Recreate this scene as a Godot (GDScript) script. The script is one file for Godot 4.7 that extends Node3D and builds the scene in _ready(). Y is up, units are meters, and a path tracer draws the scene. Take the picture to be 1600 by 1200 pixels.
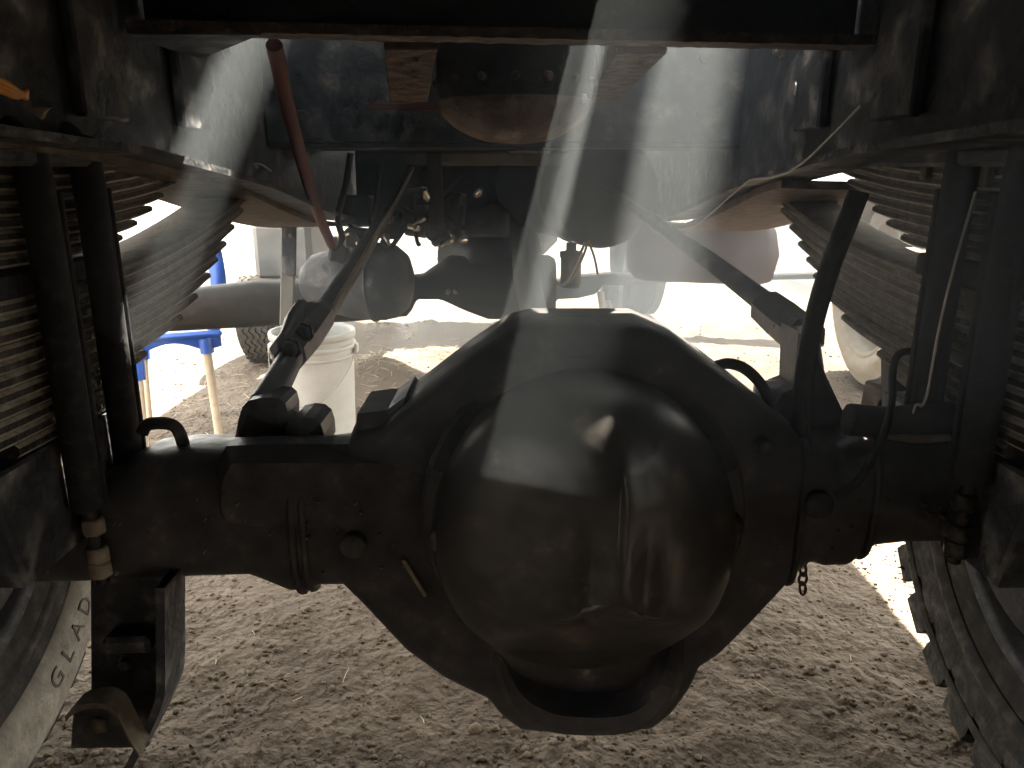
extends Node3D
# Under a truck, behind its rear axle, looking along the chassis towards bright sunlit ground.

const EYE := 0.9
const FogVolume_BOX := RenderingServer.FOG_VOLUME_SHAPE_BOX
const FogVolume_BALL := RenderingServer.FOG_VOLUME_SHAPE_ELLIPSOID
var truck: Node3D
var M := {}
var gn := FastNoiseLite.new()
var gn2 := FastNoiseLite.new()
var gn3 := FastNoiseLite.new()
var dome_noise: FastNoiseLite
var ax_top := []
var ax_bot := []
var rng := RandomNumberGenerator.new()


func _ready():
	rng.seed = 77
	# ---- camera, sky, sun, exposure
	var cam := Camera3D.new()
	cam.name = "camera"
	cam.fov = 53.13
	cam.near = 0.02
	cam.far = 900.0
	cam.position = Vector3(0, EYE, 0)
	cam.rotation_degrees = Vector3(-15.6, 0, 0)
	add_child(cam)
	var env := Environment.new()
	env.background_mode = Environment.BG_SKY
	var sm := ProceduralSkyMaterial.new()
	sm.sky_top_color = Color(0.70, 0.70, 0.69)
	sm.sky_horizon_color = Color(0.92, 0.88, 0.81)
	sm.sky_curve = 0.2
	sm.ground_bottom_color = Color(0.45, 0.40, 0.33)
	sm.ground_horizon_color = Color(0.75, 0.72, 0.66)
	var sky := Sky.new()
	sky.sky_material = sm
	env.sky = sky
	env.tonemap_mode = Environment.TONE_MAPPER_LINEAR
	env.tonemap_exposure = 17.0
	env.sdfgi_enabled = true
	env.ssao_enabled = true
	env.ssil_enabled = true
	env.volumetric_fog_enabled = true
	env.volumetric_fog_density = 0.0
	var we := WorldEnvironment.new()
	we.name = "world"
	we.environment = env
	add_child(we)
	var sun := DirectionalLight3D.new()
	sun.name = "sun"
	sun.light_energy = 1.5
	sun.light_color = Color(1.0, 0.95, 0.87)
	sun.light_angular_distance = 0.5
	sun.shadow_enabled = true
	add_child(sun)
	sun.look_at_from_position(Vector3.ZERO, -Vector3(0.22, 0.80, -0.56), Vector3.UP)

	make_materials()
	build_ground()
	build_yard()
	build_truck()
	build_haze()


# ================================================================ helpers
func mb() -> SurfaceTool:
	var st := SurfaceTool.new()
	st.begin(Mesh.PRIMITIVE_TRIANGLES)
	return st


func quad(st: SurfaceTool, a: Vector3, b: Vector3, c: Vector3, d: Vector3, g := -1):
	st.set_smooth_group(g if g >= 0 else 0xFFFFFFFF)
	for v in [a, b, c, a, c, d]:
		st.add_vertex(v)


func tri(st: SurfaceTool, a: Vector3, b: Vector3, c: Vector3, g := -1):
	st.set_smooth_group(g if g >= 0 else 0xFFFFFFFF)
	for v in [a, b, c]:
		st.add_vertex(v)


func grid(st: SurfaceTool, rows: Array, g := 1, close := true):
	for i in rows.size() - 1:
		var n: int = rows[i].size()
		for j in (n if close else n - 1):
			var k := (j + 1) % n
			quad(st, rows[i][j], rows[i][k], rows[i + 1][k], rows[i + 1][j], g)


func fan(st: SurfaceTool, ring: Array, flip := false):
	var c := Vector3.ZERO
	for v in ring:
		c += v
	c /= ring.size()
	for j in ring.size():
		var k := (j + 1) % ring.size()
		if flip:
			tri(st, c, ring[k], ring[j])
		else:
			tri(st, c, ring[j], ring[k])


func box(st: SurfaceTool, xf: Transform3D, size: Vector3, c := 0.004):
	var h := size * 0.5
	c = minf(c, minf(h.x, minf(h.y, h.z)) * 0.8)
	var p := func(s: Vector3, axis: int) -> Vector3:
		var q := Vector3(s.x * (h.x - c), s.y * (h.y - c), s.z * (h.z - c))
		q[axis] = s[axis] * h[axis]
		return xf * q
	for axis in 3:
		var a1 := (axis + 1) % 3
		var a2 := (axis + 2) % 3
		for sg in [-1.0, 1.0]:
			var cs := []
			for t in [[-1.0, -1.0], [1.0, -1.0], [1.0, 1.0], [-1.0, 1.0]]:
				var s := Vector3.ZERO
				s[axis] = sg
				s[a1] = t[0] * sg
				s[a2] = t[1]
				cs.append(p.call(s, axis))
			quad(st, cs[0], cs[3], cs[2], cs[1])
			for s2 in [-1.0, 1.0]:
				var e0 := Vector3.ZERO
				e0[axis] = sg
				e0[a1] = s2
				e0[a2] = -1.0
				var e1 := e0
				e1[a2] = 1.0
				if sg * s2 > 0:
					quad(st, p.call(e0, axis), p.call(e1, axis), p.call(e1, a1), p.call(e0, a1))
				else:
					quad(st, p.call(e0, a1), p.call(e1, a1), p.call(e1, axis), p.call(e0, axis))
	for sx in [-1.0, 1.0]:
		for sy in [-1.0, 1.0]:
			for sz in [-1.0, 1.0]:
				var s := Vector3(sx, sy, sz)
				tri(st, p.call(s, 0), p.call(s, 1), p.call(s, 2))


func at(pos: Vector3, euler := Vector3.ZERO) -> Transform3D:
	return Transform3D(Basis.from_euler(euler * PI / 180.0), pos)


# a rectangular bar from a to b; w across (towards side), h along the third axis
func bar(st: SurfaceTool, a: Vector3, b: Vector3, w: float, h: float, up := Vector3.UP, c := 0.003):
	var y := (b - a).normalized()
	var x := up.cross(y).normalized()
	var z := x.cross(y)
	box(st, Transform3D(Basis(x, y, z), (a + b) * 0.5), Vector3(w, (b - a).length(), h), c)


func curve(pts: Array, n := 8) -> Array:
	var out := []
	for i in pts.size() - 1:
		var p0: Vector3 = pts[maxi(i - 1, 0)]
		var p1: Vector3 = pts[i]
		var p2: Vector3 = pts[i + 1]
		var p3: Vector3 = pts[mini(i + 2, pts.size() - 1)]
		for k in n:
			out.append(p1.cubic_interpolate(p2, p0, p3, float(k) / n))
	out.append(pts[-1])
	return out


# r: a radius or an array of radii along pts
func tube(st: SurfaceTool, pts: Array, r, sides := 10, g := 1):
	var rows := []
	var n := Vector3.ZERO
	for i in pts.size():
		var t: Vector3 = (pts[mini(i + 1, pts.size() - 1)] - pts[maxi(i - 1, 0)]).normalized()
		if i == 0:
			n = t.cross(Vector3(0.31, 0.92, 0.2)).normalized()
		n = (n - t * n.dot(t)).normalized()
		var b := t.cross(n)
		var rr: float = r if r is float else lerpf(r[int(float(i) / (pts.size() - 1) * (r.size() - 1))], r[mini(int(float(i) / (pts.size() - 1) * (r.size() - 1)) + 1, r.size() - 1)], fmod(float(i) / (pts.size() - 1) * (r.size() - 1), 1.0))
		var ring := []
		for j in sides:
			var a := TAU * j / sides
			ring.append(pts[i] + (n * cos(a) + b * sin(a)) * rr)
		rows.append(ring)
	grid(st, rows, g)
	fan(st, rows[0], true)
	fan(st, rows[-1])


# profile: Vector2(radius, along) ; flat facets where a point is given twice
func lathe(st: SurfaceTool, profile: Array, origin: Vector3, axis: Vector3, segs := 32, cap := true):
	var y := axis.normalized()
	var x := y.cross(Vector3(0.13, 0.3, 0.95) if absf(y.z) < 0.8 else Vector3(0.1, 0.95, 0.3)).normalized()
	var z := x.cross(y)
	var rows := []
	var g := 1
	for k in profile.size():
		var q: Vector2 = profile[k]
		var ring := []
		for j in segs:
			var a := TAU * j / segs
			ring.append(origin + y * q.y + (x * cos(a) + z * sin(a)) * q.x)
		if k > 0 and q == profile[k - 1]:
			grid(st, rows, g)
			g = g + 1
			rows = []
		rows.append(ring)
	grid(st, rows, g)
	if cap:
		if profile[0].x > 0.001:
			var r0 := []
			for j in segs:
				var a := TAU * j / segs
				r0.append(origin + y * profile[0].y + (x * cos(a) + z * sin(a)) * profile[0].x)
			fan(st, r0, true)
		if profile[-1].x > 0.001:
			fan(st, rows[-1])


# a traced outline (points that lie in one plane) given a real thickness along back
func plate(st: SurfaceTool, pts: Array, back: Vector3, bevel := 0.003):
	var d := back.normalized()
	var flat := PackedVector2Array()
	var ax := 0 if absf(d.x) > 0.7 else (1 if absf(d.y) > 0.7 else 2)
	for p in pts:
		flat.append(Vector2(p.y, p.z) if ax == 0 else (Vector2(p.x, p.z) if ax == 1 else Vector2(p.x, p.y)))
	var idx := Geometry2D.triangulate_polygon(flat)
	var n := pts.size()
	var cw := Geometry2D.is_polygon_clockwise(flat)
	var inner := []
	for i in n:
		var e0: Vector2 = (flat[i] - flat[(i + n - 1) % n]).normalized()
		var e1: Vector2 = (flat[(i + 1) % n] - flat[i]).normalized()
		var m := Vector2(-e0.y - e1.y, e0.x + e1.x)
		m = (m.normalized() if m.length() > 0.01 else Vector2(-e1.y, e1.x)) * (-bevel if cw else bevel)
		inner.append(pts[i] + (Vector3(0, m.x, m.y) if ax == 0 else (Vector3(m.x, 0, m.y) if ax == 1 else Vector3(m.x, m.y, 0))))
	var off := [Vector3.ZERO, d * bevel, back - d * bevel, back]
	for i in n:
		var j := (i + 1) % n
		quad(st, inner[i], inner[j], pts[j] + off[1], pts[i] + off[1])
		quad(st, pts[i] + off[1], pts[j] + off[1], pts[j] + off[2], pts[i] + off[2])
		quad(st, pts[i] + off[2], pts[j] + off[2], inner[j] + back, inner[i] + back)
	for k in range(0, idx.size(), 3):
		tri(st, inner[idx[k]], inner[idx[k + 1]], inner[idx[k + 2]])
		tri(st, inner[idx[k]] + back, inner[idx[k + 2]] + back, inner[idx[k + 1]] + back)


func bolt(st: SurfaceTool, p: Vector3, axis: Vector3, r := 0.012, h := 0.01):
	lathe(st, [Vector2(r * 1.35, 0), Vector2(r * 1.35, h * 0.25), Vector2(r * 1.35, h * 0.25), Vector2(r, h * 0.25), Vector2(r, h * 0.25), Vector2(r, h * 0.85), Vector2(r * 0.85, h)], p, axis, 6)


func done(called: String, st: SurfaceTool, m: Material, parent: Node = null, label := "") -> MeshInstance3D:
	st.generate_normals()
	var o := MeshInstance3D.new()
	o.name = called
	o.mesh = st.commit()
	o.material_override = m
	if label:
		o.set_meta("label", label)
	if parent == null:
		add_child(o, true)
	else:
		parent.add_child(o, true)
	if parent == truck and truck:
		o.position = -truck.position
	return o


func holder(called: String, parent: Node3D, label := "") -> Node3D:
	var o := Node3D.new()
	o.name = called
	if label:
		o.set_meta("label", label)
	parent.add_child(o, true)
	if parent == truck:
		o.position = -truck.position
	return o


func thing(called: String, label: String, category: String, pos: Vector3, yaw := 0.0) -> Node3D:
	var o := Node3D.new()
	o.name = called
	o.set_meta("label", label)
	o.set_meta("category", category)
	o.position = pos
	o.rotation_degrees.y = yaw
	add_child(o, true)
	return o


# ================================================================ materials
func noise(seed_: int, freq: float, stops: Array, octaves := 5, kind := FastNoiseLite.TYPE_SIMPLEX_SMOOTH, size := 512) -> NoiseTexture2D:
	var n := FastNoiseLite.new()
	n.seed = seed_
	n.frequency = freq
	n.noise_type = kind
	n.fractal_octaves = octaves
	n.fractal_gain = 0.55
	var t := NoiseTexture2D.new()
	t.width = size
	t.height = size
	t.seamless = true
	t.noise = n
	if stops:
		var g := Gradient.new()
		g.offsets = PackedFloat32Array(stops.map(func(s): return s[0]))
		g.colors = PackedColorArray(stops.map(func(s): return s[1]))
		t.color_ramp = g
	return t


func lin(r: float, g: float, b: float) -> Color:
	return Color(r, g, b).linear_to_srgb()


func mat(called: String, tex: Texture2D, rough: float, scale: float, metal := 0.0, bump: Texture2D = null, bump_cm := 0.1, rtex: Texture2D = null) -> StandardMaterial3D:
	var m := StandardMaterial3D.new()
	m.resource_name = called
	m.albedo_texture = tex
	m.roughness = rough
	m.metallic = metal
	m.uv1_triplanar = true
	m.uv1_scale = Vector3.ONE * scale
	if bump:
		m.heightmap_enabled = true
		m.heightmap_texture = bump
		m.heightmap_scale = bump_cm
	if rtex:
		m.roughness_texture = rtex
	if called in ["grime", "oily", "matte", "black", "rubber", "grey_paint", "leaf_steel", "dusty", "hanger", "dust_layer"]:
		m.metallic_specular = 0.28
	M[called] = m
	return m


func make_materials():
	var fine := noise(11, 0.03, [], 5)
	var mid := noise(12, 0.012, [], 5)
	var rough_mix := noise(13, 0.012, [[0.0, Color(0.45, 0.45, 0.45)], [0.45, Color(0.7, 0.7, 0.7)], [1.0, Color(1, 1, 1)]], 5)
	var oil_mix := noise(14, 0.010, [[0.0, Color(0.5, 0.5, 0.5)], [0.5, Color(0.62, 0.62, 0.62)], [0.75, Color(0.75, 0.75, 0.75)], [1.0, Color(1, 1, 1)]], 5)
	# black, oil-soaked chassis metal with dry dust in patches
	mat("grime", noise(1, 0.010, [[0.0, lin(0.0241, 0.0260, 0.0299)], [0.45, lin(0.0441, 0.0469, 0.0529)], [0.62, lin(0.0803, 0.0814, 0.0865)], [0.8, lin(0.1525, 0.1463, 0.1394)], [1.0, lin(0.3612, 0.3260, 0.2884)]], 6), 0.75, 2.6, 0.0, fine, 0.25, rough_mix)
	mat("oily", noise(2, 0.010, [[0.0, lin(0.0356, 0.0368, 0.0406)], [0.5, lin(0.0611, 0.0615, 0.0666)], [0.72, lin(0.0866, 0.0834, 0.0850)], [0.86, lin(0.1426, 0.1296, 0.1221)], [0.96, lin(0.3563, 0.3132, 0.2849)]], 6), 0.62, 3.1, 0.0, mid, 0.09, oil_mix)
	mat("diff", noise(28, 0.010, [[0.0, lin(0.0257, 0.0253, 0.0255)], [0.55, lin(0.0417, 0.0399, 0.0388)], [0.72, lin(0.0609, 0.0550, 0.0484)], [0.85, lin(0.1283, 0.1099, 0.0928)], [1.0, lin(0.3208, 0.2760, 0.2321)]], 7), 0.4, 2.2, 0.0, mid, 0.05, noise(29, 0.006, [[0.0, Color(0.85, 0.85, 0.85)], [0.55, Color(0.92, 0.92, 0.92)], [1.0, Color(1, 1, 1)]], 6))
	mat("black", noise(3, 0.02, [[0.0, lin(0.0147, 0.0153, 0.0176)], [0.6, lin(0.0294, 0.0301, 0.0323)], [1.0, lin(0.0832, 0.0790, 0.0792)]], 5), 0.6, 4.0, 0.0, fine, 0.1)
	mat("matte", noise(30, 0.02, [[0.0, lin(0.0156, 0.0163, 0.0187)], [0.6, lin(0.0260, 0.0270, 0.0294)], [1.0, lin(0.0675, 0.0649, 0.0621)]], 5), 0.85, 4.0, 0.0, fine, 0.08)
	mat("rust", noise(4, 0.014, [[0.0, lin(0.0292, 0.0194, 0.0151)], [0.42, lin(0.0891, 0.0616, 0.0471)], [0.6, lin(0.1539, 0.1134, 0.0886)], [0.8, lin(0.2268, 0.1750, 0.1451)], [1.0, lin(0.3888, 0.3159, 0.2732)]], 6), 0.8, 3.4, 0.0, fine, 0.35)
	mat("hanger", noise(27, 0.012, [[0.0, lin(0.05, 0.042, 0.033)], [0.5, lin(0.10, 0.084, 0.065)], [0.8, lin(0.17, 0.145, 0.115)], [1.0, lin(0.24, 0.21, 0.17)]], 6), 0.9, 3.0, 0.0, fine, 0.15)
	mat("dusty", noise(5, 0.012, [[0.0, lin(0.12, 0.10, 0.078)], [0.5, lin(0.21, 0.178, 0.138)], [0.8, lin(0.29, 0.25, 0.20)], [1.0, lin(0.36, 0.32, 0.27)]], 6), 0.9, 3.0, 0.0, fine, 0.15)
	mat("leaf_steel", noise(6, 0.016, [[0.0, lin(0.0162, 0.0154, 0.0151)], [0.5, lin(0.0305, 0.0281, 0.0264)], [0.75, lin(0.0539, 0.0487, 0.0442)], [1.0, lin(0.1258, 0.1123, 0.0990)]], 6), 0.6, 4.0, 0.15, fine, 0.18, rough_mix)
	mat("lip_highlight", noise(34, 0.022, [[0.0, lin(0.0905, 0.0815, 0.0646)], [0.45, lin(0.2846, 0.2587, 0.2135)], [1.0, lin(0.4916, 0.4528, 0.3751)]], 4), 0.8, 4.0)  # pale tone for light painted on the leaf edges, partly dust
	mat("grey_paint", noise(7, 0.012, [[0.0, lin(0.0126, 0.0115, 0.0098)], [0.5, lin(0.0218, 0.0195, 0.0162)], [1.0, lin(0.0475, 0.0414, 0.0325)]], 5), 0.55, 3.0, 0.0, fine, 0.06)
	mat("pale_metal", noise(8, 0.010, [[0.0, lin(0.1440, 0.1380, 0.1290)], [0.6, lin(0.2160, 0.2070, 0.1920)], [1.0, lin(0.2640, 0.2520, 0.2340)]], 5), 0.6, 2.0, 0.0, fine, 0.06)
	mat("red_tank", noise(9, 0.010, [[0.0, lin(0.0205, 0.0067, 0.0033)], [0.5, lin(0.0307, 0.0108, 0.0055)], [1.0, lin(0.0389, 0.0159, 0.0085)]], 5), 0.6, 2.0, 0.0, fine, 0.06)
	mat("rubber", noise(10, 0.014, [[0.0, lin(0.0120, 0.0119, 0.0120)], [0.5, lin(0.0241, 0.0227, 0.0218)], [0.8, lin(0.0509, 0.0446, 0.0390)], [1.0, lin(0.1205, 0.1040, 0.0886)]], 6), 0.92, 3.0, 0.0, fine, 0.2)
	mat("worn_rubber", noise(15, 0.012, [[0.0, lin(0.09, 0.083, 0.07)], [0.5, lin(0.15, 0.138, 0.118)], [1.0, lin(0.24, 0.222, 0.19)]], 6), 0.95, 3.0, 0.0, fine, 0.3)
	mat("pale_rubber", noise(16, 0.012, [[0.0, lin(0.0270, 0.0250, 0.0214)], [0.5, lin(0.0405, 0.0376, 0.0328)], [1.0, lin(0.0594, 0.0552, 0.0479)]], 5), 0.95, 2.5, 0.0, fine, 0.15)
	mat("white_plastic", noise(17, 0.010, [[0.0, lin(0.4420, 0.4250, 0.3910)], [0.5, lin(0.5440, 0.5355, 0.5100)], [1.0, lin(0.5950, 0.5865, 0.5610)]], 5), 0.45, 2.5)
	mat("blue_plastic", noise(18, 0.010, [[0.0, lin(0.0180, 0.0712, 0.3420)], [1.0, lin(0.0315, 0.1092, 0.4560)]], 4), 0.4, 2.5)
	mat("cream", noise(19, 0.012, [[0.0, lin(0.36, 0.29, 0.21)], [1.0, lin(0.52, 0.44, 0.34)]], 4), 0.6, 4.0)
	mat("red_paint", noise(20, 0.018, [[0.0, lin(0.04, 0.022, 0.016)], [0.5, lin(0.09, 0.022, 0.02)], [1.0, lin(0.17, 0.04, 0.037)]], 4), 0.6, 6.0)
	mat("orange", noise(21, 0.02, [[0.0, lin(0.50, 0.20, 0.02)], [1.0, lin(0.72, 0.32, 0.04)]], 3), 0.5, 5.0)
	mat("wire", noise(22, 0.02, [[0.0, lin(0.30, 0.28, 0.25)], [1.0, lin(0.55, 0.52, 0.47)]], 3), 0.4, 5.0, 0.4)
	mat("bright_steel", noise(23, 0.03, [[0.0, lin(0.40, 0.38, 0.34)], [1.0, lin(0.62, 0.60, 0.56)]], 4), 0.28, 6.0, 0.85)
	mat("dust_white", noise(24, 0.012, [[0.0, lin(0.2356, 0.2100, 0.1736)], [0.6, lin(0.3224, 0.2940, 0.2464)], [1.0, lin(0.3844, 0.3540, 0.3024)]], 5), 0.9, 2.0, 0.0, fine, 0.1)
	mat("concrete", noise(25, 0.02, [[0.0, lin(0.22, 0.18, 0.14)], [1.0, lin(0.36, 0.30, 0.235)]], 5), 0.95, 3.0, 0.0, fine, 0.3)
	mat("stone", noise(26, 0.02, [[0.0, lin(0.48, 0.44, 0.38)], [1.0, lin(0.68, 0.64, 0.57)]], 4), 0.9, 6.0, 0.0, fine, 0.2)
	# earth: two scales of tone, crumbly relief
	var e := mat("earth", noise(31, 0.006, [[0.0, lin(0.0657, 0.0467, 0.0314)], [0.4, lin(0.0967, 0.0717, 0.0495)], [0.7, lin(0.1192, 0.0902, 0.0638)], [1.0, lin(0.1477, 0.1172, 0.0866)]], 7, FastNoiseLite.TYPE_SIMPLEX_SMOOTH, 1024), 0.97, 0.83, 0.0, noise(32, 0.035, [], 5, FastNoiseLite.TYPE_SIMPLEX_SMOOTH, 1024), 0.9)
	e.uv1_world_triplanar = true
	mat("clod", noise(33, 0.02, [[0.0, lin(0.0803, 0.0598, 0.0387)], [0.6, lin(0.1277, 0.0974, 0.0653)], [1.0, lin(0.1897, 0.1534, 0.1089)]], 4), 0.97, 9.0)


# ================================================================ ground
func ground_y(x: float, z: float) -> float:
	var f := -z
	var near := clampf(1.0 - (Vector2(x, z + 2.0).length() - 3.0) / 5.0, 0.0, 1.0)
	var y := gn.get_noise_2d(x, z) * 0.022
	var c := gn2.get_noise_2d(x, z)
	y += maxf(c, -0.25) * 0.0075 * near
	y += (0.35 - absf(gn3.get_noise_2d(x, z))) * 0.0075 * near * smoothstep(-0.35, 0.25, gn2.get_noise_2d(x * 0.35 + 9.0, z * 0.35))
	y -= 0.008
	# heaps of loose sand by the bucket and a low bank of earth across the yard
	y += 0.10 * exp(-(pow((x + 0.60) / 0.19, 2) + pow((f - 3.42) / 0.22, 2)))
	y += 0.05 * exp(-(pow((x + 0.30) / 0.25, 2) + pow((f - 3.75) / 0.15, 2)))
	var b := (f - 4.35) / 0.16 + gn.get_noise_2d(x * 3.0, 7.0) * 0.8
	y += 0.075 * exp(-b * b) * (0.7 + 0.5 * gn.get_noise_2d(x * 5.0, 40.0))
	return y


func axis_steps(a: float, b: float, fine: float, far: float) -> Array:
	var out := []
	var x := a
	while x < b:
		out.append(x)
		x += fine
	var step := fine
	while x < far:
		out.append(x)
		step *= 1.22
		x += step
	out.append(far)
	var back := []
	step = fine
	x = a - fine
	while x > -far:
		back.push_front(x)
		step *= 1.22
		x -= step
	back.push_front(-far)
	return back + out


func build_ground():
	gn.seed = 5
	gn.frequency = 0.9
	gn.fractal_octaves = 4
	gn2.seed = 6
	gn2.frequency = 7.0
	gn2.fractal_octaves = 4
	gn3.seed = 8
	gn3.frequency = 40.0
	gn3.fractal_octaves = 3
	var xs := axis_steps(-1.7, 1.7, 0.009, 300.0)
	var zs := axis_steps(-3.2, -0.55, 0.009, 300.0)
	var v := PackedVector3Array()
	var nn := PackedVector3Array()
	var ix := PackedInt32Array()
	for z in zs:
		for x in xs:
			v.append(Vector3(x, ground_y(x, z), z))
	var w := xs.size()
	var h := zs.size()
	for j in h:
		for i in w:
			var a := v[j * w + maxi(i - 1, 0)]
			var b := v[j * w + mini(i + 1, w - 1)]
			var c := v[maxi(j - 1, 0) * w + i]
			var d := v[mini(j + 1, h - 1) * w + i]
			nn.append((d - c).cross(b - a).normalized())
	for j in h - 1:
		for i in w - 1:
			var k := j * w + i
			ix.append_array([k, k + 1, k + w + 1, k, k + w + 1, k + w])
	var arr := []
	arr.resize(Mesh.ARRAY_MAX)
	arr[Mesh.ARRAY_VERTEX] = v
	arr[Mesh.ARRAY_NORMAL] = nn
	arr[Mesh.ARRAY_INDEX] = ix
	var mesh := ArrayMesh.new()
	mesh.add_surface_from_arrays(Mesh.PRIMITIVE_TRIANGLES, arr)
	var o := MeshInstance3D.new()
	o.name = "ground"
	o.mesh = mesh
	o.material_override = M.earth
	o.set_meta("kind", "structure")
	o.set_meta("label", "bare crumbly tan earth under and around the truck")
	add_child(o)
	# loose clods and grit
	var st := mb()
	lump(st, 5, 8, 0.35, 3)
	st.generate_normals()
	var mm := MultiMesh.new()
	mm.transform_format = MultiMesh.TRANSFORM_3D
	mm.use_colors = false
	mm.mesh = st.commit()
	mm.instance_count = 34000
	for i in mm.instance_count:
		var f := 0.75 + 3.6 * pow(rng.randf(), 1.5)
		var x := rng.randf_range(-1.0, 1.0) * (0.5 + f * 0.62)
		var s := 0.0012 + 0.0045 * pow(rng.randf(), 4.0) + (0.006 * rng.randf() if rng.randf() < 0.012 else 0.0)
		if gn2.get_noise_2d(x * 0.4 + 30.0, -f * 0.4) < -0.12:
			s *= 0.6
		var bs := Basis.from_euler(Vector3(rng.randf(), rng.randf(), rng.randf()) * TAU).scaled(Vector3(s * rng.randf_range(0.8, 1.5), s * rng.randf_range(0.6, 1.0), s * rng.randf_range(0.8, 1.5)))
		mm.set_instance_transform(i, Transform3D(bs, Vector3(x, ground_y(x, -f) + s * 0.25, -f)))
	# dry straw round the sand heaps and here and there under the truck
	var ss := mb()
	tube(ss, [Vector3(-0.5, 0, 0), Vector3(-0.1, 0.03, 0.02), Vector3(0.5, 0, 0)], 0.012, 4)
	ss.generate_normals()
	var sm := MultiMesh.new()
	sm.transform_format = MultiMesh.TRANSFORM_3D
	sm.mesh = ss.commit()
	sm.instance_count = 900
	for i in sm.instance_count:
		var p := Vector2(rng.randfn(-0.45, 0.45), -rng.randfn(3.3, 0.45)) if i < 760 else Vector2(rng.randf_range(-0.9, 1.1), -rng.randf_range(0.8, 2.6))
		var l := rng.randf_range(0.03, 0.10) * (1.0 if i < 760 else 0.4)
		var bb := Basis.from_euler(Vector3(rng.randf_range(-0.2, 0.2), rng.randf() * TAU, rng.randf_range(-0.25, 0.25))).scaled_local(Vector3(l, 0.08 if i < 760 else 0.05, 0.08 if i < 760 else 0.05))
		sm.set_instance_transform(i, Transform3D(bb, Vector3(p.x, ground_y(p.x, p.y) + 0.003, p.y)))
	var sg := MultiMeshInstance3D.new()
	sg.name = "straw"
	sg.multimesh = sm
	sg.material_override = M.cream
	sg.set_meta("kind", "stuff")
	sg.set_meta("label", "dry straw scattered over the earth and the sand heap")
	sg.set_meta("category", "straw")
	add_child(sg)
	var g := MultiMeshInstance3D.new()
	g.name = "dirt_clods"
	g.multimesh = mm
	g.material_override = M.clod
	g.set_meta("kind", "stuff")
	g.set_meta("label", "loose crumbs of dry earth strewn over the ground")
	g.set_meta("category", "gravel")
	add_child(g)


# an uneven lump of radius about 1
func lump(st: SurfaceTool, rings: int, segs: int, rough: float, seed_: int):
	var n := FastNoiseLite.new()
	n.seed = seed_
	n.frequency = 0.9
	var rows := []
	for i in rings + 1:
		var ring := []
		var th := PI * i / rings
		for j in segs:
			var a := TAU * j / segs
			var d := Vector3(sin(th) * cos(a), cos(th), sin(th) * sin(a))
			ring.append(d * (1.0 + rough * 1.6 * n.get_noise_3dv(d * 1.7)))
		rows.append(ring)
	grid(st, rows, 1)


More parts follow.
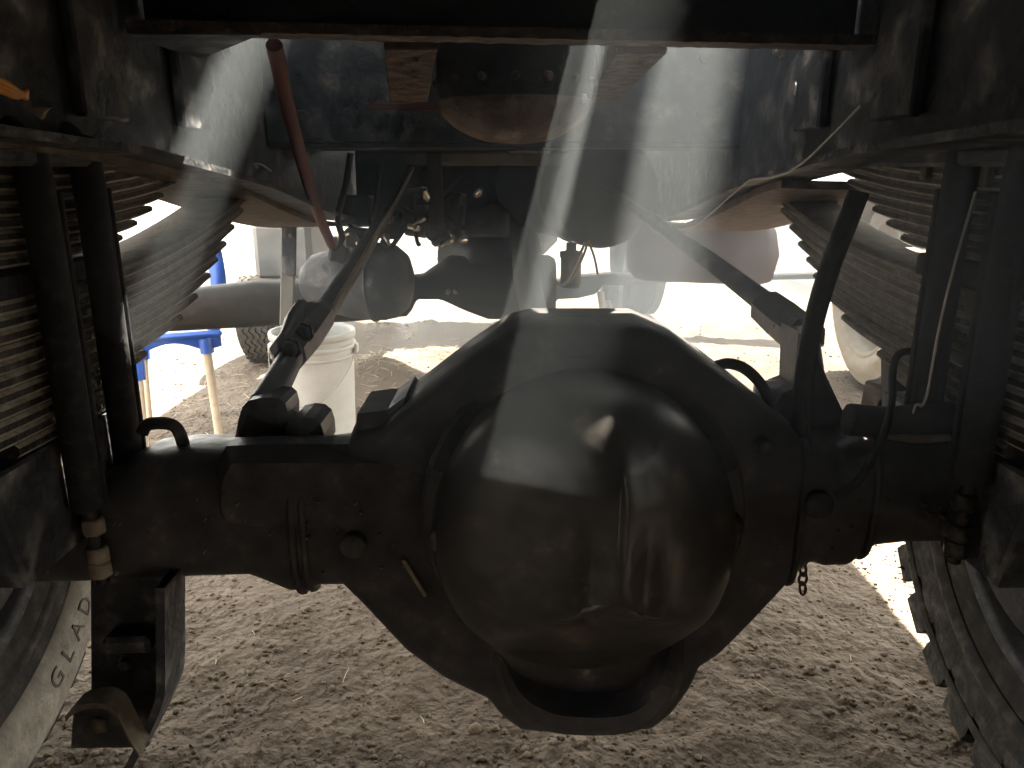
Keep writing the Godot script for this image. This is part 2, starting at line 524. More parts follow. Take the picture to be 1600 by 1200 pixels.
# ================================================================ yard things
func build_yard():
	# white bucket
	var b := thing("bucket", "white plastic bucket with a thin wire handle, standing behind the axle", "bucket", Vector3(-0.695, -0.005, -2.62))
	var st := mb()
	lathe(st, [Vector2(0.0, 0.012), Vector2(0.122, 0.012), Vector2(0.122, 0.0), Vector2(0.122, 0.0), Vector2(0.127, 0.0), Vector2(0.130, 0.004), Vector2(0.1405, 0.355), Vector2(0.1405, 0.368), Vector2(0.1365, 0.368), Vector2(0.1365, 0.355), Vector2(0.126, 0.02), Vector2(0.0, 0.02)], Vector3.ZERO, Vector3.UP, 64, false)
	done("body", st, M.white_plastic, b)
	for k in 3:
		st = mb()
		var y: float = [0.357, 0.318, 0.285][k]
		var r: float = [0.146, 0.146, 0.1425][k]
		var t: float = [0.012, 0.008, 0.006][k]
		lathe(st, [Vector2(0.136, y - t), Vector2(r, y - t), Vector2(r + 0.002, y - t * 0.5), Vector2(r + 0.002, y + t * 0.5), Vector2(r, y + t), Vector2(0.139, y + t)], Vector3.ZERO, Vector3.UP, 64, false)
		done("rim_ring", st, M.white_plastic, b)
	st = mb()
	var hp := []
	for k in 25:
		var a := PI * k / 24.0
		hp.append(Vector3(cos(a) * 0.150, 0.312 - sin(a) * 0.165 * (1.0 - 0.25 * sin(a * 3.0) * 0.3), sin(a) * 0.152 + 0.004))
	tube(st, hp, 0.0016, 6)
	done("handle", st, M.wire, b)
	for s in [-1.0, 1.0]:
		st = mb()
		box(st, at(Vector3(0.1485 * s, 0.305, 0.0)), Vector3(0.016, 0.036, 0.03), 0.004)
		done("handle_lug", st, M.white_plastic, b)
	# blue chair with cream legs, seen from its side
	var ch := thing("chair", "small blue plastic chair with cream legs, left of the white bucket", "chair", Vector3(-1.165, 0.0, -2.59), 22.0)
	st = mb()
	box(st, at(Vector3(-0.01, 0.375, -0.02)), Vector3(0.33, 0.024, 0.36), 0.01)
	done("seat", st, M.blue_plastic, ch)
	for s in [-1.0, 1.0]:
		# arched apron under each side of the seat
		st = mb()
		var ap := []
		for k in 13:
			var t := k / 12.0
			ap.append(Vector3(lerpf(-0.105, 0.095, t), 0.318 + 0.032 * sin(PI * t), 0.15 * s - 0.02))
		ap.append(Vector3(0.15, 0.33, 0.15 * s - 0.02))
		ap.append(Vector3(0.15, 0.364, 0.15 * s - 0.02))
		ap.append(Vector3(-0.16, 0.364, 0.15 * s - 0.02))
		ap.append(Vector3(-0.15, 0.318, 0.15 * s - 0.02))
		plate(st, ap, Vector3(0, 0, 0.012), 0.003)
		done("apron", st, M.blue_plastic, ch)
	for sx in [-1.0, 1.0]:
		for sz in [-1.0, 1.0]:
			st = mb()
			var top := Vector3(0.105 * sx - 0.005, 0.34, 0.15 * sz - 0.014)
			tube(st, [top, Vector3(top.x + 0.012 * sx, 0.0, top.z + 0.012 * sz)], 0.0135, 12)
			var lg := done("leg", st, M.cream, ch)
			st = mb()
			tube(st, [top + Vector3(0, 0.02, 0), top + Vector3(0.003 * sx, -0.10 if sx < 0 else -0.03, 0.003 * sz)], 0.022, 12)
			done("leg_socket", st, M.blue_plastic, lg)
	st = mb()
	var bk := []
	for i in 9:
		var t := i / 8.0
		var row := []
		var w := 0.17 * (1.0 - 0.75 * pow(t, 5.0))
		var lean := 0.12 + 0.035 * t + 0.02 * sin(t * PI)
		for q in [[-1, 0.018], [1, 0.018], [1, -0.018], [-1, -0.018]]:
			row.append(Vector3(lean + q[1] * (1.0 + 0.5 * t), 0.36 + 0.275 * t, w * q[0] - 0.02))
		bk.append(row)
	grid(st, bk, 1)
	fan(st, bk[-1])
	done("backrest", st, M.blue_plastic, ch)
	# tyre behind the bucket
	var ty := thing("tyre", "small grey tyre with worn zigzag tread, standing behind the white bucket", "tyre", Vector3(-1.19, 0.0, -3.66), 6.0)
	ty.rotation_degrees.z = 4.0
	make_tyre(ty, 0.21, 0.18, 0.12, "zigzag", M.pale_rubber, M.grime)
	# pale dusty wheel at the right
	var wh := thing("wheel", "pale dusty wheel with round holes in its rim, standing in the sun at the right", "wheel", Vector3(1.63, 0.0, -3.26), -6.0)
	make_tyre(wh, 0.50, 0.27, 0.375, "rib", M.dust_white, M.dust_white, true)
	# grey pillar and crate far away in the sun
	st = mb()
	box(st, at(Vector3(0, 0.55, 0), Vector3(0, 15, 3)), Vector3(0.16, 1.1, 0.2), 0.01)
	var pi := done("post", st, M.concrete)
	pi.position = Vector3(2.5192, 0, -7.2574)
	pi.set_meta("label", "grey post standing far out in the sun beside the concrete box")
	pi.set_meta("category", "post")
	var bx := thing("concrete_box", "grey concrete box with a brown base, far out in the sun right of the post", "box", Vector3(2.5567, 0, -6.555), 18.0)
	st = mb()
	box(st, at(Vector3(0, 0.42, 0)), Vector3(0.36, 0.74, 0.36), 0.012)
	done("block", st, M.pale_metal, bx)
	st = mb()
	box(st, at(Vector3(0, 0.02, 0)), Vector3(0.40, 0.10, 0.40), 0.012)
	done("base", st, M.concrete, bx)
	# stones that stand out
	stone(Vector3(-0.2144, 0, -1.339), 0.011, "white pebble on the earth left of the differential", 31, M.stone)
	stone(Vector3(0.5926, 0, -1.1632), 0.008, "pale flat pebble on the earth left of the right tyre", 32, M.clod)
	stone(Vector3(0.5613, 0, -1.2431), 0.009, "pale pebble on the earth beyond the flat pebble", 33, M.clod)
	stone(Vector3(0.7635, 0, -1.0792), 0.020, "brown stone lying against the right tyre", 34, M.clod)


func stone(p: Vector3, r: float, label: String, seed_: int, m: Material):
	var st := mb()
	lump(st, 10, 14, 0.55, seed_)
	var o := done("stone", st, m)
	o.scale = Vector3(r * 1.25, r * 0.8, r)
	o.position = Vector3(p.x, ground_y(p.x, p.z) + r * 0.4, p.z)
	o.set_meta("label", label)
	o.set_meta("category", "stone")


# a tyre and rim whose axle lies along x, standing on y = 0
func make_tyre(t: Node3D, r: float, w: float, rim: float, kind: String, m: Material, mr: Material, holes := false, c := Vector3.ZERO):
	var st := mb()
	var o := c + Vector3(0, r, 0)
	var hw := w * 0.5
	var tdep := 0.028 if kind == "lug" else 0.012
	lathe(st, [Vector2(rim, -hw * 0.78), Vector2(rim + 0.012, -hw * 0.92), Vector2(rim + (r - rim) * 0.55, -hw), Vector2(r - 0.042, -hw * 0.92), Vector2(r - tdep, -hw * 0.84), Vector2(r - tdep, -hw * 0.84), Vector2(r - tdep, hw * 0.84), Vector2(r - tdep, hw * 0.84), Vector2(r - 0.042, hw * 0.92), Vector2(rim + (r - rim) * 0.55, hw), Vector2(rim + 0.012, hw * 0.92), Vector2(rim, hw * 0.78)], o, Vector3.RIGHT, 64, false)
	# tread
	if kind == "lug":
		var n := 34
		for s in [-1.0, 1.0]:
			for k in n:
				var a: float = TAU * (k + (0.5 if s > 0 else 0.0)) / n
				var da := TAU / n * 0.33
				var rows := []
				for q in [[0.15, r], [0.80, r], [0.965, r - 0.016], [1.0, r - 0.085]]:
					var y0: float = q[0] * hw * s
					var sk: float = (1.0 - q[0]) * 0.05
					var ring := []
					for u in [[a - da + sk, q[1]], [a + da + sk, q[1]], [a + da * 1.15 + sk, r - 0.036 if q[1] > r - 0.05 else q[1] - 0.012], [a - da * 1.15 + sk, r - 0.036 if q[1] > r - 0.05 else q[1] - 0.012]]:
						ring.append(o + Vector3(y0, sin(u[0]) * u[1], cos(u[0]) * u[1]))
					rows.append(ring)
				grid(st, rows, 0xFFFFFFFF)
				fan(st, rows[0])
				fan(st, rows[-1])
	elif kind == "zigzag":
		for k in 5:
			var y0 := lerpf(-hw * 0.78, hw * 0.78, (k + 0.5) / 5.0)
			var rows := []
			for i in 97:
				var a := TAU * i / 96.0
				var zz := 0.007 * (1.0 if i % 4 < 2 else -1.0)
				var ring := []
				for q in [[-hw * 0.115, r - 0.014], [-hw * 0.115, r], [hw * 0.115, r], [hw * 0.115, r - 0.014]]:
					ring.append(o + Vector3(y0 + zz + q[0], sin(a) * q[1], cos(a) * q[1]))
				rows.append(ring)
			grid(st, rows, 0xFFFFFFFF)
	else:
		for k in 4:
			var y0 := lerpf(-hw * 0.8, hw * 0.8, (k + 0.5) / 4.0)
			lathe(st, [Vector2(r - 0.014, y0 - hw * 0.16), Vector2(r, y0 - hw * 0.16), Vector2(r, y0 - hw * 0.16), Vector2(r, y0 + hw * 0.16), Vector2(r, y0 + hw * 0.16), Vector2(r - 0.014, y0 + hw * 0.16)], o, Vector3.RIGHT, 64, false)
	done("tyre", st, m, t)
	st = mb()
	lathe(st, [Vector2(rim + 0.016, -hw * 0.86), Vector2(rim + 0.004, -hw * 0.93), Vector2(rim - 0.012, -hw * 0.86), Vector2(rim - 0.02, -hw * 0.5), Vector2(rim - 0.03, hw * 0.1), Vector2(rim - 0.02, hw * 0.5), Vector2(rim - 0.012, hw * 0.86), Vector2(rim + 0.004, hw * 0.93), Vector2(rim + 0.016, hw * 0.86)], o, Vector3.RIGHT, 56, false)
	var rm := done("rim", st, mr, t)
	st = mb()
	if holes:
		# a dished disc with round hand holes
		var nh := 10
		var r0 := 0.12
		var r1 := rim - 0.025
		var yy := func(q: float) -> float: return -hw * 0.15 - 0.05 * sin(clampf((q - r0) / (r1 - r0), 0, 1) * PI)
		for k in nh:
			var a0 := TAU * k / nh
			var hr := 0.03
			var hc := r1 - 0.075
			var inner := []
			var outer := []
			for j in 24:
				var b := TAU * j / 24.0
				var pr := hc + cos(b) * hr
				var pa := a0 + sin(b) * hr / hc
				inner.append(o + Vector3(yy.call(pr), sin(pa) * pr, cos(pa) * pr))
				var sq := 1.0 / maxf(absf(cos(b)), absf(sin(b)))
				var qr: float = hc + cos(b) * sq * (r1 - hc if cos(b) > 0 else hc - 0.19)
				var qa: float = a0 + sin(b) * sq * PI / nh
				outer.append(o + Vector3(yy.call(qr), sin(qa) * qr, cos(qa) * qr))
			grid(st, [inner, outer], 2)
		lathe(st, [Vector2(0.19, yy.call(0.19)), Vector2(0.13, -hw * 0.15), Vector2(0.10, -hw * 0.15), Vector2(0.085, -hw * 0.7), Vector2(0.06, -hw * 0.8), Vector2(0.0, -hw * 0.8)], o, Vector3.RIGHT, 40, false)
	else:
		lathe(st, [Vector2(rim - 0.025, -hw * 0.1), Vector2(rim * 0.7, -hw * 0.3), Vector2(rim * 0.5, 0.0), Vector2(0.09, 0.0), Vector2(0.08, -hw * 0.5), Vector2(0.0, -hw * 0.55)], o, Vector3.RIGHT, 40, false)
	done("wheel_disc", st, mr, rm)


# ================================================================ the truck
func build_truck():
	truck = thing("truck", "grimy heavy truck seen from below behind its rear axle, dark and oily", "truck", Vector3(0.02, 0.0, -0.85))
	rails()
	crossmembers()
	leaf_spring(-1.0)
	leaf_spring(1.0)
	rear_axle()
	torque_rods()
	wheels()
	second_axle()
	tanks()
	front_end()
	hoses()


func rails():
	var st: SurfaceTool
	for s in [-1.0, 1.0]:
		var x := -0.475 if s < 0 else 0.445
		var prof := [Vector2(0.6, 0.93), Vector2(-0.4, 0.935), Vector2(-0.9, 0.915), Vector2(-1.12, 0.893), Vector2(-1.35, 0.868), Vector2(-1.62, 0.825), Vector2(-1.9, 0.785), Vector2(-2.15, 0.764), Vector2(-2.6, 0.755), Vector2(-4.9, 0.75)]
		st = mb()
		var pts := []
		for q in prof:
			pts.append(Vector3(x, q.y, q.x))
		pts.append(Vector3(x, 1.27, -4.9))
		pts.append(Vector3(x, 1.27, 0.6))
		plate(st, pts, Vector3(s * 0.009, 0, 0), 0.001)
		var rail := done("frame_rail", st, M.grime, truck)
		# lower flange, turned in
		st = mb()
		for i in prof.size() - 1:
			var a := Vector3(x - s * 0.036 - s * 0.002, prof[i].y, prof[i].x)
			var b := Vector3(x - s * 0.036 - s * 0.002, prof[i + 1].y, prof[i + 1].x)
			quad(st, a + Vector3(-0.034, 0, 0), a + Vector3(0.034, 0, 0), b + Vector3(0.034, 0, 0), b + Vector3(-0.034, 0, 0), 3)
			quad(st, a + Vector3(-0.034, 0.009, 0), b + Vector3(-0.034, 0.009, 0), b + Vector3(0.034, 0.009, 0), a + Vector3(0.034, 0.009, 0), 4)
			for q in [-0.034, 0.034]:
				quad(st, a + Vector3(q, 0, 0), b + Vector3(q, 0, 0), b + Vector3(q, 0.009, 0), a + Vector3(q, 0.009, 0), 5)
		done("lower_flange", st, M.grime, rail)
		st = mb()
		box(st, at(Vector3(x - s * 0.040, 1.262, -2.15)), Vector3(0.07, 0.01, 5.5), 0.002)
		done("upper_flange", st, M.grime, rail)
		# bolt heads and stiffeners on the inner face
		for q in [[-0.62, 1.06], [-0.72, 1.12], [-0.95, 1.06], [-1.05, 1.13], [-1.25, 1.02], [-1.36, 1.09], [-1.62, 1.0], [-1.8, 1.08]]:
			st = mb()
			bolt(st, Vector3(x, q[1], q[0]), Vector3(-s, 0, 0), 0.011, 0.016)
			done("bolt", st, M.bright_steel if s > 0 else M.grime, rail)
		# vertical webs of the spring hangers
		for q in [-0.55, -0.92, -1.18]:
			st = mb()
			box(st, at(Vector3(x - s * 0.012, 1.09, q)), Vector3(0.014, 0.27, 0.10), 0.003)
			done("stiffener", st, M.grime, rail)
	# saddle bracket over the left spring, its lip curving down to the hanger
	st = mb()
	var row := []
	for q in [Vector3(-0.44, 0.935, -0.45), Vector3(-0.44, 0.93, -0.70), Vector3(-0.44, 0.917, -0.9), Vector3(-0.44, 0.9, -1.06), Vector3(-0.445, 0.896, -1.14), Vector3(-0.45, 0.886, -1.26), Vector3(-0.455, 0.86, -1.42), Vector3(-0.46, 0.825, -1.62), Vector3(-0.47, 0.785, -1.9), Vector3(-0.47, 0.765, -2.1)]:
		row.append(q)
	row = curve(row, 4)
	var rows := []
	for q in row:
		rows.append([q, q + Vector3(0, -0.012, 0), q + Vector3(-0.17, -0.016, 0), q + Vector3(-0.17, -0.004, 0)])
	grid(st, rows, 0xFFFFFFFF)
	fan(st, rows[0])
	fan(st, rows[-1])
	done("spring_hanger", st, M.hanger, truck, "dusty curved lip of the left spring hanger")
	# the right hanger
	st = mb()
	rows = []
	for q in row:
		if q.z > -1.15:
			continue
		var p := Vector3(-q.x - 0.05, q.y - 0.009, q.z)
		rows.append([p, p + Vector3(0, -0.012, 0), p + Vector3(0.20, -0.016, 0), p + Vector3(0.20, -0.004, 0)])
	grid(st, rows, 0xFFFFFFFF)
	fan(st, rows[0])
	fan(st, rows[-1])
	done("spring_hanger", st, M.rust, truck, "rusty curved lip of the right spring hanger")
	# unseen body floor added to shade the ground, with its cross bearers
	var bed := holder("shading_bed_floor", truck)
	# boards across the bed; gaps added to make sun shafts
	var z := 2.91
	while z > -4.1:
		var spans := [[-0.95, 1.19]]
		if z - 0.1 < -1.20 and z - 0.1 > -1.50:
			spans = [[-0.95, -0.35], [-0.25, 0.16], [0.40, 0.60], [0.74, 1.19]]
		elif z - 0.1 < -1.0 and z - 0.1 > -1.20:
			spans = [[-0.95, 0.17], [0.40, 1.19]]
		elif z - 0.1 < -2.65 and z - 0.1 > -3.25:
			spans = [[-0.95, -0.12], [0.34, 1.19]]
		for q in spans:
			st = mb()
			box(st, at(Vector3((q[0] + q[1]) * 0.5, 1.375, z - 0.1)), Vector3(q[1] - q[0], 0.045, 0.1996), 0.002)
			done("board", st, M.black, bed)
		z -= 0.20
	st = mb()
	box(st, at(Vector3(0.285, 1.375, -1.096)), Vector3(0.228, 0.044, 0.012), 0.002)
	done("board", st, M.black, bed)
	# stubs added to roughen the edges of the sun shafts
	st = mb()
	plate(st, [Vector3(0.172, 1.375, -1.104), Vector3(0.398, 1.375, -1.104), Vector3(0.398, 1.375, -1.235), Vector3(0.34, 1.375, -1.19), Vector3(0.25, 1.375, -1.13)], Vector3(0, 0.02, 0), 0.001)
	done("shaft_edge_stub", st, M.black, bed)
	for q in [[0.605, 0.05, 0.12], [0.66, 0.06, 0.06], [0.165, 0.04, 0.09]]:
		st = mb()
		var z0 := -1.288 if q[0] < 0.2 or q[0] > 0.5 else -1.16
		plate(st, [Vector3(q[0], 1.375, z0), Vector3(q[0] + q[1], 1.375, z0), Vector3(q[0] + q[1] * 0.6, 1.375, z0 - q[2]), Vector3(q[0] + q[1] * 0.35, 1.375, z0 - q[2] * 0.8)], Vector3(0, 0.02, 0), 0.001)
		done("shaft_edge_stub", st, M.black, bed)
	for q in [2.3, 1.6, 0.95, 0.3, -0.35, -1.75, -2.4, -3.6, -4.0]:
		st = mb()
		box(st, at(Vector3(0.04, 1.312, q)), Vector3(1.9, 0.07, 0.08), 0.004)
		done("cross_bearer", st, M.black, bed)
	st = mb()
	box(st, at(Vector3(0.04, 0.79, 2.6)), Vector3(2.0, 1.12, 0.03), 0.005)
	done("rear_light_blocker", st, M.black, truck)  # unseen panel added to block light from behind
	for sd in [-1.0, 1.0]:
		st = mb()
		box(st, at(Vector3(sd * 0.98, 0.73, 1.25)), Vector3(0.10, 1.2, 2.66), 0.02)
		done("side_light_blocker", st, M.black, truck)  # unseen box added to keep side light off the near ground
	st = mb()
	box(st, at(Vector3(0, 1.12, -5.0)), Vector3(2.0, 0.24, 0.5), 0.03)
	done("shading_cab_floor", st, M.black, truck)  # unseen floor added to shade a strip of ground ahead


func crossmembers():
	# nearest crossmember: a channel between the rails whose rusty lower flange edge faces the camera
	var st := mb()
	var a := Vector3(-0.3094, 1.0729, -1)
	var b := Vector3(0.4107, 1.056, -1)
	var z := -1.0
	plate(st, [Vector3(-0.47, a.y + 0.003, z - 0.07), Vector3(0.44, b.y + 0.003, z - 0.07), Vector3(0.44, 1.26, z - 0.07), Vector3(-0.47, 1.26, z - 0.07)], Vector3(0, 0, -0.009), 0.002)
	var cm := done("crossmember", st, M.black, truck)
	st = mb()
	# the flange as a ragged rusty strip
	var n := FastNoiseLite.new()
	n.seed = 4
	n.frequency = 14.0
	var rows := []
	for i in 121:
		var t := i / 120.0
		var p := Vector3(lerpf(-0.465, 0.438, t), lerpf(a.y, b.y, t), z)
		var j := n.get_noise_1d(p.x * 3.0) * 0.0014
		var k := n.get_noise_1d(p.x * 3.0 + 9.0) * 0.0014
		rows.append([p + Vector3(0, j, k), p + Vector3(0, -0.012 + k, j), p + Vector3(0, -0.012 + k, -0.045), p + Vector3(0, j, -0.045)])
	grid(st, rows, 0xFFFFFFFF)
	done("lower_flange", st, M.rust, cm)
	# corner gusset at the left end
	st = mb()
	plate(st, [Vector3(-0.462, a.y - 0.017, -1.0), Vector3(-0.30, a.y - 0.017, -1.0), Vector3(-0.462, a.y - 0.017, -1.22)], Vector3(0, 0.008, 0), 0.002)
	done("gusset", st, M.grime, cm)
	# diagonal rust-brown ribs that run forward from it
	for k in 2:
		st = mb()
		var q: Array = [[Vector3(-0.1682, 1.0514, -1.09), Vector3(-0.0975, 1.0514, -1.09), Vector3(-0.1554, 1.019, -1.5), Vector3(-0.2249, 1.019, -1.5)], [Vector3(0.1364, 1.0467, -1.09), Vector3(0.2038, 1.0467, -1.09), Vector3(0.1953, 1.0223, -1.5), Vector3(0.1365, 1.0223, -1.5)]][k]
		plate(st, q, Vector3(0, 0.05, 0), 0.002)
		var rb := done("stay", st, M.rust, truck)
		for t in [0.12]:
			st = mb()
			var m: Vector3 = q[0].lerp(q[3], t).lerp(q[1].lerp(q[2], t), 0.6)
			bolt(st, m, Vector3(0, -1, 0), 0.008, 0.006)
			done("bolt", st, M.rust, rb)
	# the deep plate behind, from rail to rail
	st = mb()
	box(st, at(Vector3(-0.015, 1.105, -1.56)), Vector3(0.915, 0.31, 0.012), 0.002)
	var pl := done("crossmember", st, M.grime, truck)
	st = mb()
	box(st, at(Vector3(-0.015, 0.945, -1.60)), Vector3(0.915, 0.010, 0.09), 0.002)
	done("lower_flange", st, M.grime, pl)
	st = mb()
	bar(st, Vector3(-0.2735, 1.0153, -1.54), Vector3(-0.1308, 1.0131, -1.54), 0.012, 0.010, Vector3.BACK, 0.001)
	done("red_strip", st, M.red_paint, pl, "flaking red painted strip")
	# rusty dish under a dark drum
	st = mb()
	var dc := Vector3(0.0051, 1.0051, -1.3)
	lathe(st, [Vector2(0.121, 0.0), Vector2(0.124, 0.02), Vector2(0.124, 0.28)], dc, Vector3.UP, 48)
	var dr := done("pivot_drum", st, M.black, truck)
	st = mb()
	var pr := []
	for i in 11:
		var t := i / 10.0
		pr.append(Vector2(0.122 * sin(t * PI * 0.5) + 0.0005, -0.066 * cos(t * PI * 0.5)))
	lathe(st, pr, dc, Vector3.UP, 48, false)
	done("dish", st, M.rust, dr, "rusty round dish under the drum")
	st = mb()
	bolt(st, Vector3(0.102, 1.0057, -1.24), Vector3(0.5, -0.2, 0.8), 0.007, 0.014)
	done("bolt", st, M.bright_steel, dr)
	for k in 9:
		st = mb()
		bolt(st, dc + Vector3(cos(PI + PI * k / 8.0) * 0.124, 0.025, -sin(PI + PI * k / 8.0) * 0.124), Vector3(cos(PI + PI * k / 8.0), 0, -sin(PI + PI * k / 8.0)), 0.006, 0.007)
		done("bolt", st, M.rust, dr)
	for q in [[-0.40, 1.0], [-0.40, 1.08], [-0.30, 1.04], [0.28, 1.0], [0.36, 1.0], [0.36, 1.10], [-0.2, 0.985], [0.2, 0.985]]:
		st = mb()
		bolt(st, Vector3(q[0], q[1], -1.553), Vector3(0, 0, 1), 0.010, 0.010)
		done("bolt", st, M.grime, pl)
	# thin angle further on, with a post under its left end
	st = mb()
	bar(st, Vector3(-0.262, 0.9255, -1.95), Vector3(0.3276, 0.9225, -1.95), 0.03, 0.012, Vector3.BACK, 0.002)
	var an := done("angle_bar", st, M.dusty, truck)
	st = mb()
	bar(st, Vector3(-0.1879, 0.94, -1.93), Vector3(-0.1839, 0.7365, -1.93), 0.034, 0.02, Vector3.BACK, 0.002)
	done("post", st, M.grime, an)
	st = mb()
	box(st, at(Vector3(-0.19, 0.845, -2.38)), Vector3(0.55, 0.22, 0.03), 0.004)
	done("engine_shield", st, M.grime, truck)
	st = mb()
	box(st, at(Vector3(-0.015, 1.03, -2.0)), Vector3(0.92, 0.17, 0.02), 0.003)
	done("crossmember", st, M.grime, truck)


func leaf_spring(s: float):
	var sp := holder("leaf_spring", truck, "thick stack of leaf springs at the left" if s < 0 else "thick stack of leaf springs at the right")
	var xi := 0.478
	var w := 0.088
	var zc := -0.80
	# [height at the middle, half length towards the front, thickness]
	var leaves := []
	for i in 8:
		leaves.append([0.897 - i * 0.0118, 0.46 - i * 0.043 if i > 0 else 0.50, 0.0114])
	for i in 11:
		leaves.append([0.772 - i * 0.0138, [0.62, 0.60, 0.55, 0.50, 0.46, 0.42, 0.36, 0.30, 0.18, 0.13, 0.10][i], 0.0134])
	for k in leaves.size():
		var y0: float = leaves[k][0]
		var half: float = leaves[k][1]
		var th: float = leaves[k][2]
		var st := mb()
		var rows := []
		var n := 22
		var jit := rng.randf_range(-0.0012, 0.0012)
		for i in n + 1:
			var t := lerpf(-minf(half, 0.56), half, i / float(n))
			var y := y0 + 0.2 * t * t
			var ring := []
			var taper := 1.0 - 0.25 * smoothstep(0.85, 1.0, t / half)
			for q in [[0.0, -0.24], [0.04, -0.5], [0.97, -0.5], [1.0, -0.40], [1.0, 0.5], [0.045, 0.5], [0.0, 0.24]]:
				ring.append(Vector3(s * (xi + jit + q[0] * w), y + q[1] * th * taper, zc - t))
			rows.append(ring)
		# pale edges paint in caught light, plus dust; the rest is dark steel
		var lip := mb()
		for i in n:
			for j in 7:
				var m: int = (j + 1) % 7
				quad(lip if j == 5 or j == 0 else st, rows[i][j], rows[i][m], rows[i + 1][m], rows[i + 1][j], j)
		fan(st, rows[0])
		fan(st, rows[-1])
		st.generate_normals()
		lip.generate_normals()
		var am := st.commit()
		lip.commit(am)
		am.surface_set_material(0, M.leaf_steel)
		am.surface_set_material(1, M.lip_highlight)
		var lf := MeshInstance3D.new()
		lf.name = "leaf"
		lf.mesh = am
		sp.add_child(lf, true)
	# dust lies thick on top of the long main leaf, ahead of the U-bolts
	var du := mb()
	var dr := []
	for i in 13:
		var t := lerpf(0.13, 0.60, i / 12.0)
		var y: float = 0.772 + 0.2 * t * t + 0.0068
		dr.append([Vector3(s * (xi + 0.006), y, zc - t), Vector3(s * (xi + 0.012), y + 0.003, zc - t), Vector3(s * (xi + w - 0.01), y + 0.003, zc - t), Vector3(s * (xi + w - 0.003), y, zc - t)])
	grid(du, dr, 1, false)
	var dd := done("dust_layer", du, M.dusty, sp)
	dd.set_meta("kind", "stuff")
	# spacer between the two packs, and the seat under them
	var st2 := mb()
	box(st2, at(Vector3(s * (xi + w * 0.5), 0.792, zc)), Vector3(w - 0.004, 0.028, 0.24), 0.004)
	done("spacer", st2, M.black, sp)
	st2 = mb()
	plate(st2, [Vector3(s * xi, 0.625, zc + 0.15), Vector3(s * xi, 0.625, zc - 0.15), Vector3(s * xi, 0.56, zc - 0.11), Vector3(s * xi, 0.50, zc - 0.09), Vector3(s * xi, 0.50, zc + 0.12)], Vector3(s * w, 0, 0), 0.004)
	done("spring_seat", st2, M.grime, sp)
	st2 = mb()
	box(st2, at(Vector3(s * (xi + w * 0.5), 0.912, zc - 0.02)), Vector3(w + 0.06, 0.018, 0.34), 0.004)
	done("top_plate", st2, M.grime, sp)
	# U-bolts: legs down the inner and outer faces, joined over the top plate
	for z in ([-0.765, -0.862] if s < 0 else [-0.715, -0.815]):
		st2 = mb()
		var r := 0.0165
		var y_end := 0.548 if s < 0 else 0.60
		var x0 := s * (xi - r - 0.002)
		var x1 := s * (xi + w + r + 0.002)
		tube(st2, curve([Vector3(x0, y_end, z), Vector3(x0, 0.89, z), Vector3(x0 + s * 0.012, 0.925, z), Vector3(x0 + s * 0.03, 0.936, z), Vector3(x1 - s * 0.03, 0.936, z), Vector3(x1 - s * 0.012, 0.925, z), Vector3(x1, 0.89, z), Vector3(x1, 0.47, z)], 5), r, 14)
		tube(st2, [Vector3(x0 - s * 0.012, 0.88, z - 0.014), Vector3(x0 - s * 0.013, 0.70, z - 0.0145), Vector3(x0 - s * 0.012, y_end, z - 0.014)], 0.0042, 8)
		var ub := done("u_bolt", st2, M.matte, sp)
		st2 = mb()
		tube(st2, [Vector3(x0, y_end + 0.02, z), Vector3(x0 - s * 0.004, y_end - 0.09, z)], 0.0075, 10)
		done("stud", st2, M.leaf_steel, sp)
		for y in [y_end - 0.022, y_end - 0.056, y_end - 0.074]:
			st2 = mb()
			lathe(st2, [Vector2(0.0, -0.009), Vector2(0.011, -0.009), Vector2(0.0125, -0.007), Vector2(0.0125, 0.007), Vector2(0.011, 0.009), Vector2(0.0, 0.009)], Vector3(x0 - s * 0.003, y, z), Vector3.UP, 6)
			done("nut", st2, M.dusty if s < 0 else M.leaf_steel, sp)
	# centre clip with a dusty head
	for q in [[0.90, -0.772], [0.905, -0.89]]:
		st2 = mb()
		box(st2, at(Vector3(s * (xi - 0.004), q[0], q[1] - 0.022)), Vector3(0.012, 0.034, 0.012), 0.003)
		done("clip", st2, M.dusty, sp)


func smin(a: float, b: float, k: float) -> float:
	var h := clampf(0.5 + 0.5 * (b - a) / k, 0.0, 1.0)
	return lerpf(b, a, h) - k * h * (1.0 - h)


func level(pts: Array, x: float) -> float:
	for i in pts.size() - 1:
		if x <= pts[i + 1].x:
			var d: float = pts[i + 1].x - pts[i].x
			return pts[i].y if d < 1e-6 else lerpf(pts[i].y, pts[i + 1].y, clampf((x - pts[i].x) / d, 0, 1))
	return pts[-1].y


func dome_pt(c: Vector3, px: float, py: float) -> Vector3:
	var u := sqrt(px * px + py * py)
	# two side faces that meet in a soft upright ridge, over one lower face
	var xx := px - 0.14
	var lobe := 0.128 - 0.080 * sqrt(xx * xx + 0.0012) - 0.016 * pow(maxf(py, 0.0), 2)
	lobe -= 0.012 * exp(-pow((absf(xx) - 0.17) / 0.09, 2)) * smoothstep(0.5, 0.0, py)
	var low := 0.118 + 0.115 * (py + 0.06)
	var h := smin(lobe, low, 0.010)
	var edge := pow(maxf(1.0 - pow(u, 4.0), 0.0), 0.5)
	h = h * edge + dome_noise.get_noise_2d(px * 0.5, py * 0.5) * 0.0014 * edge + dome_noise.get_noise_2d(px * 4.0 + 5.0, py * 4.0) * 0.0005 * edge
	return c + Vector3(px * 0.155 * 1.03, py * 0.155 * (1.04 if py < 0 else 1.12) - 0.018, h)


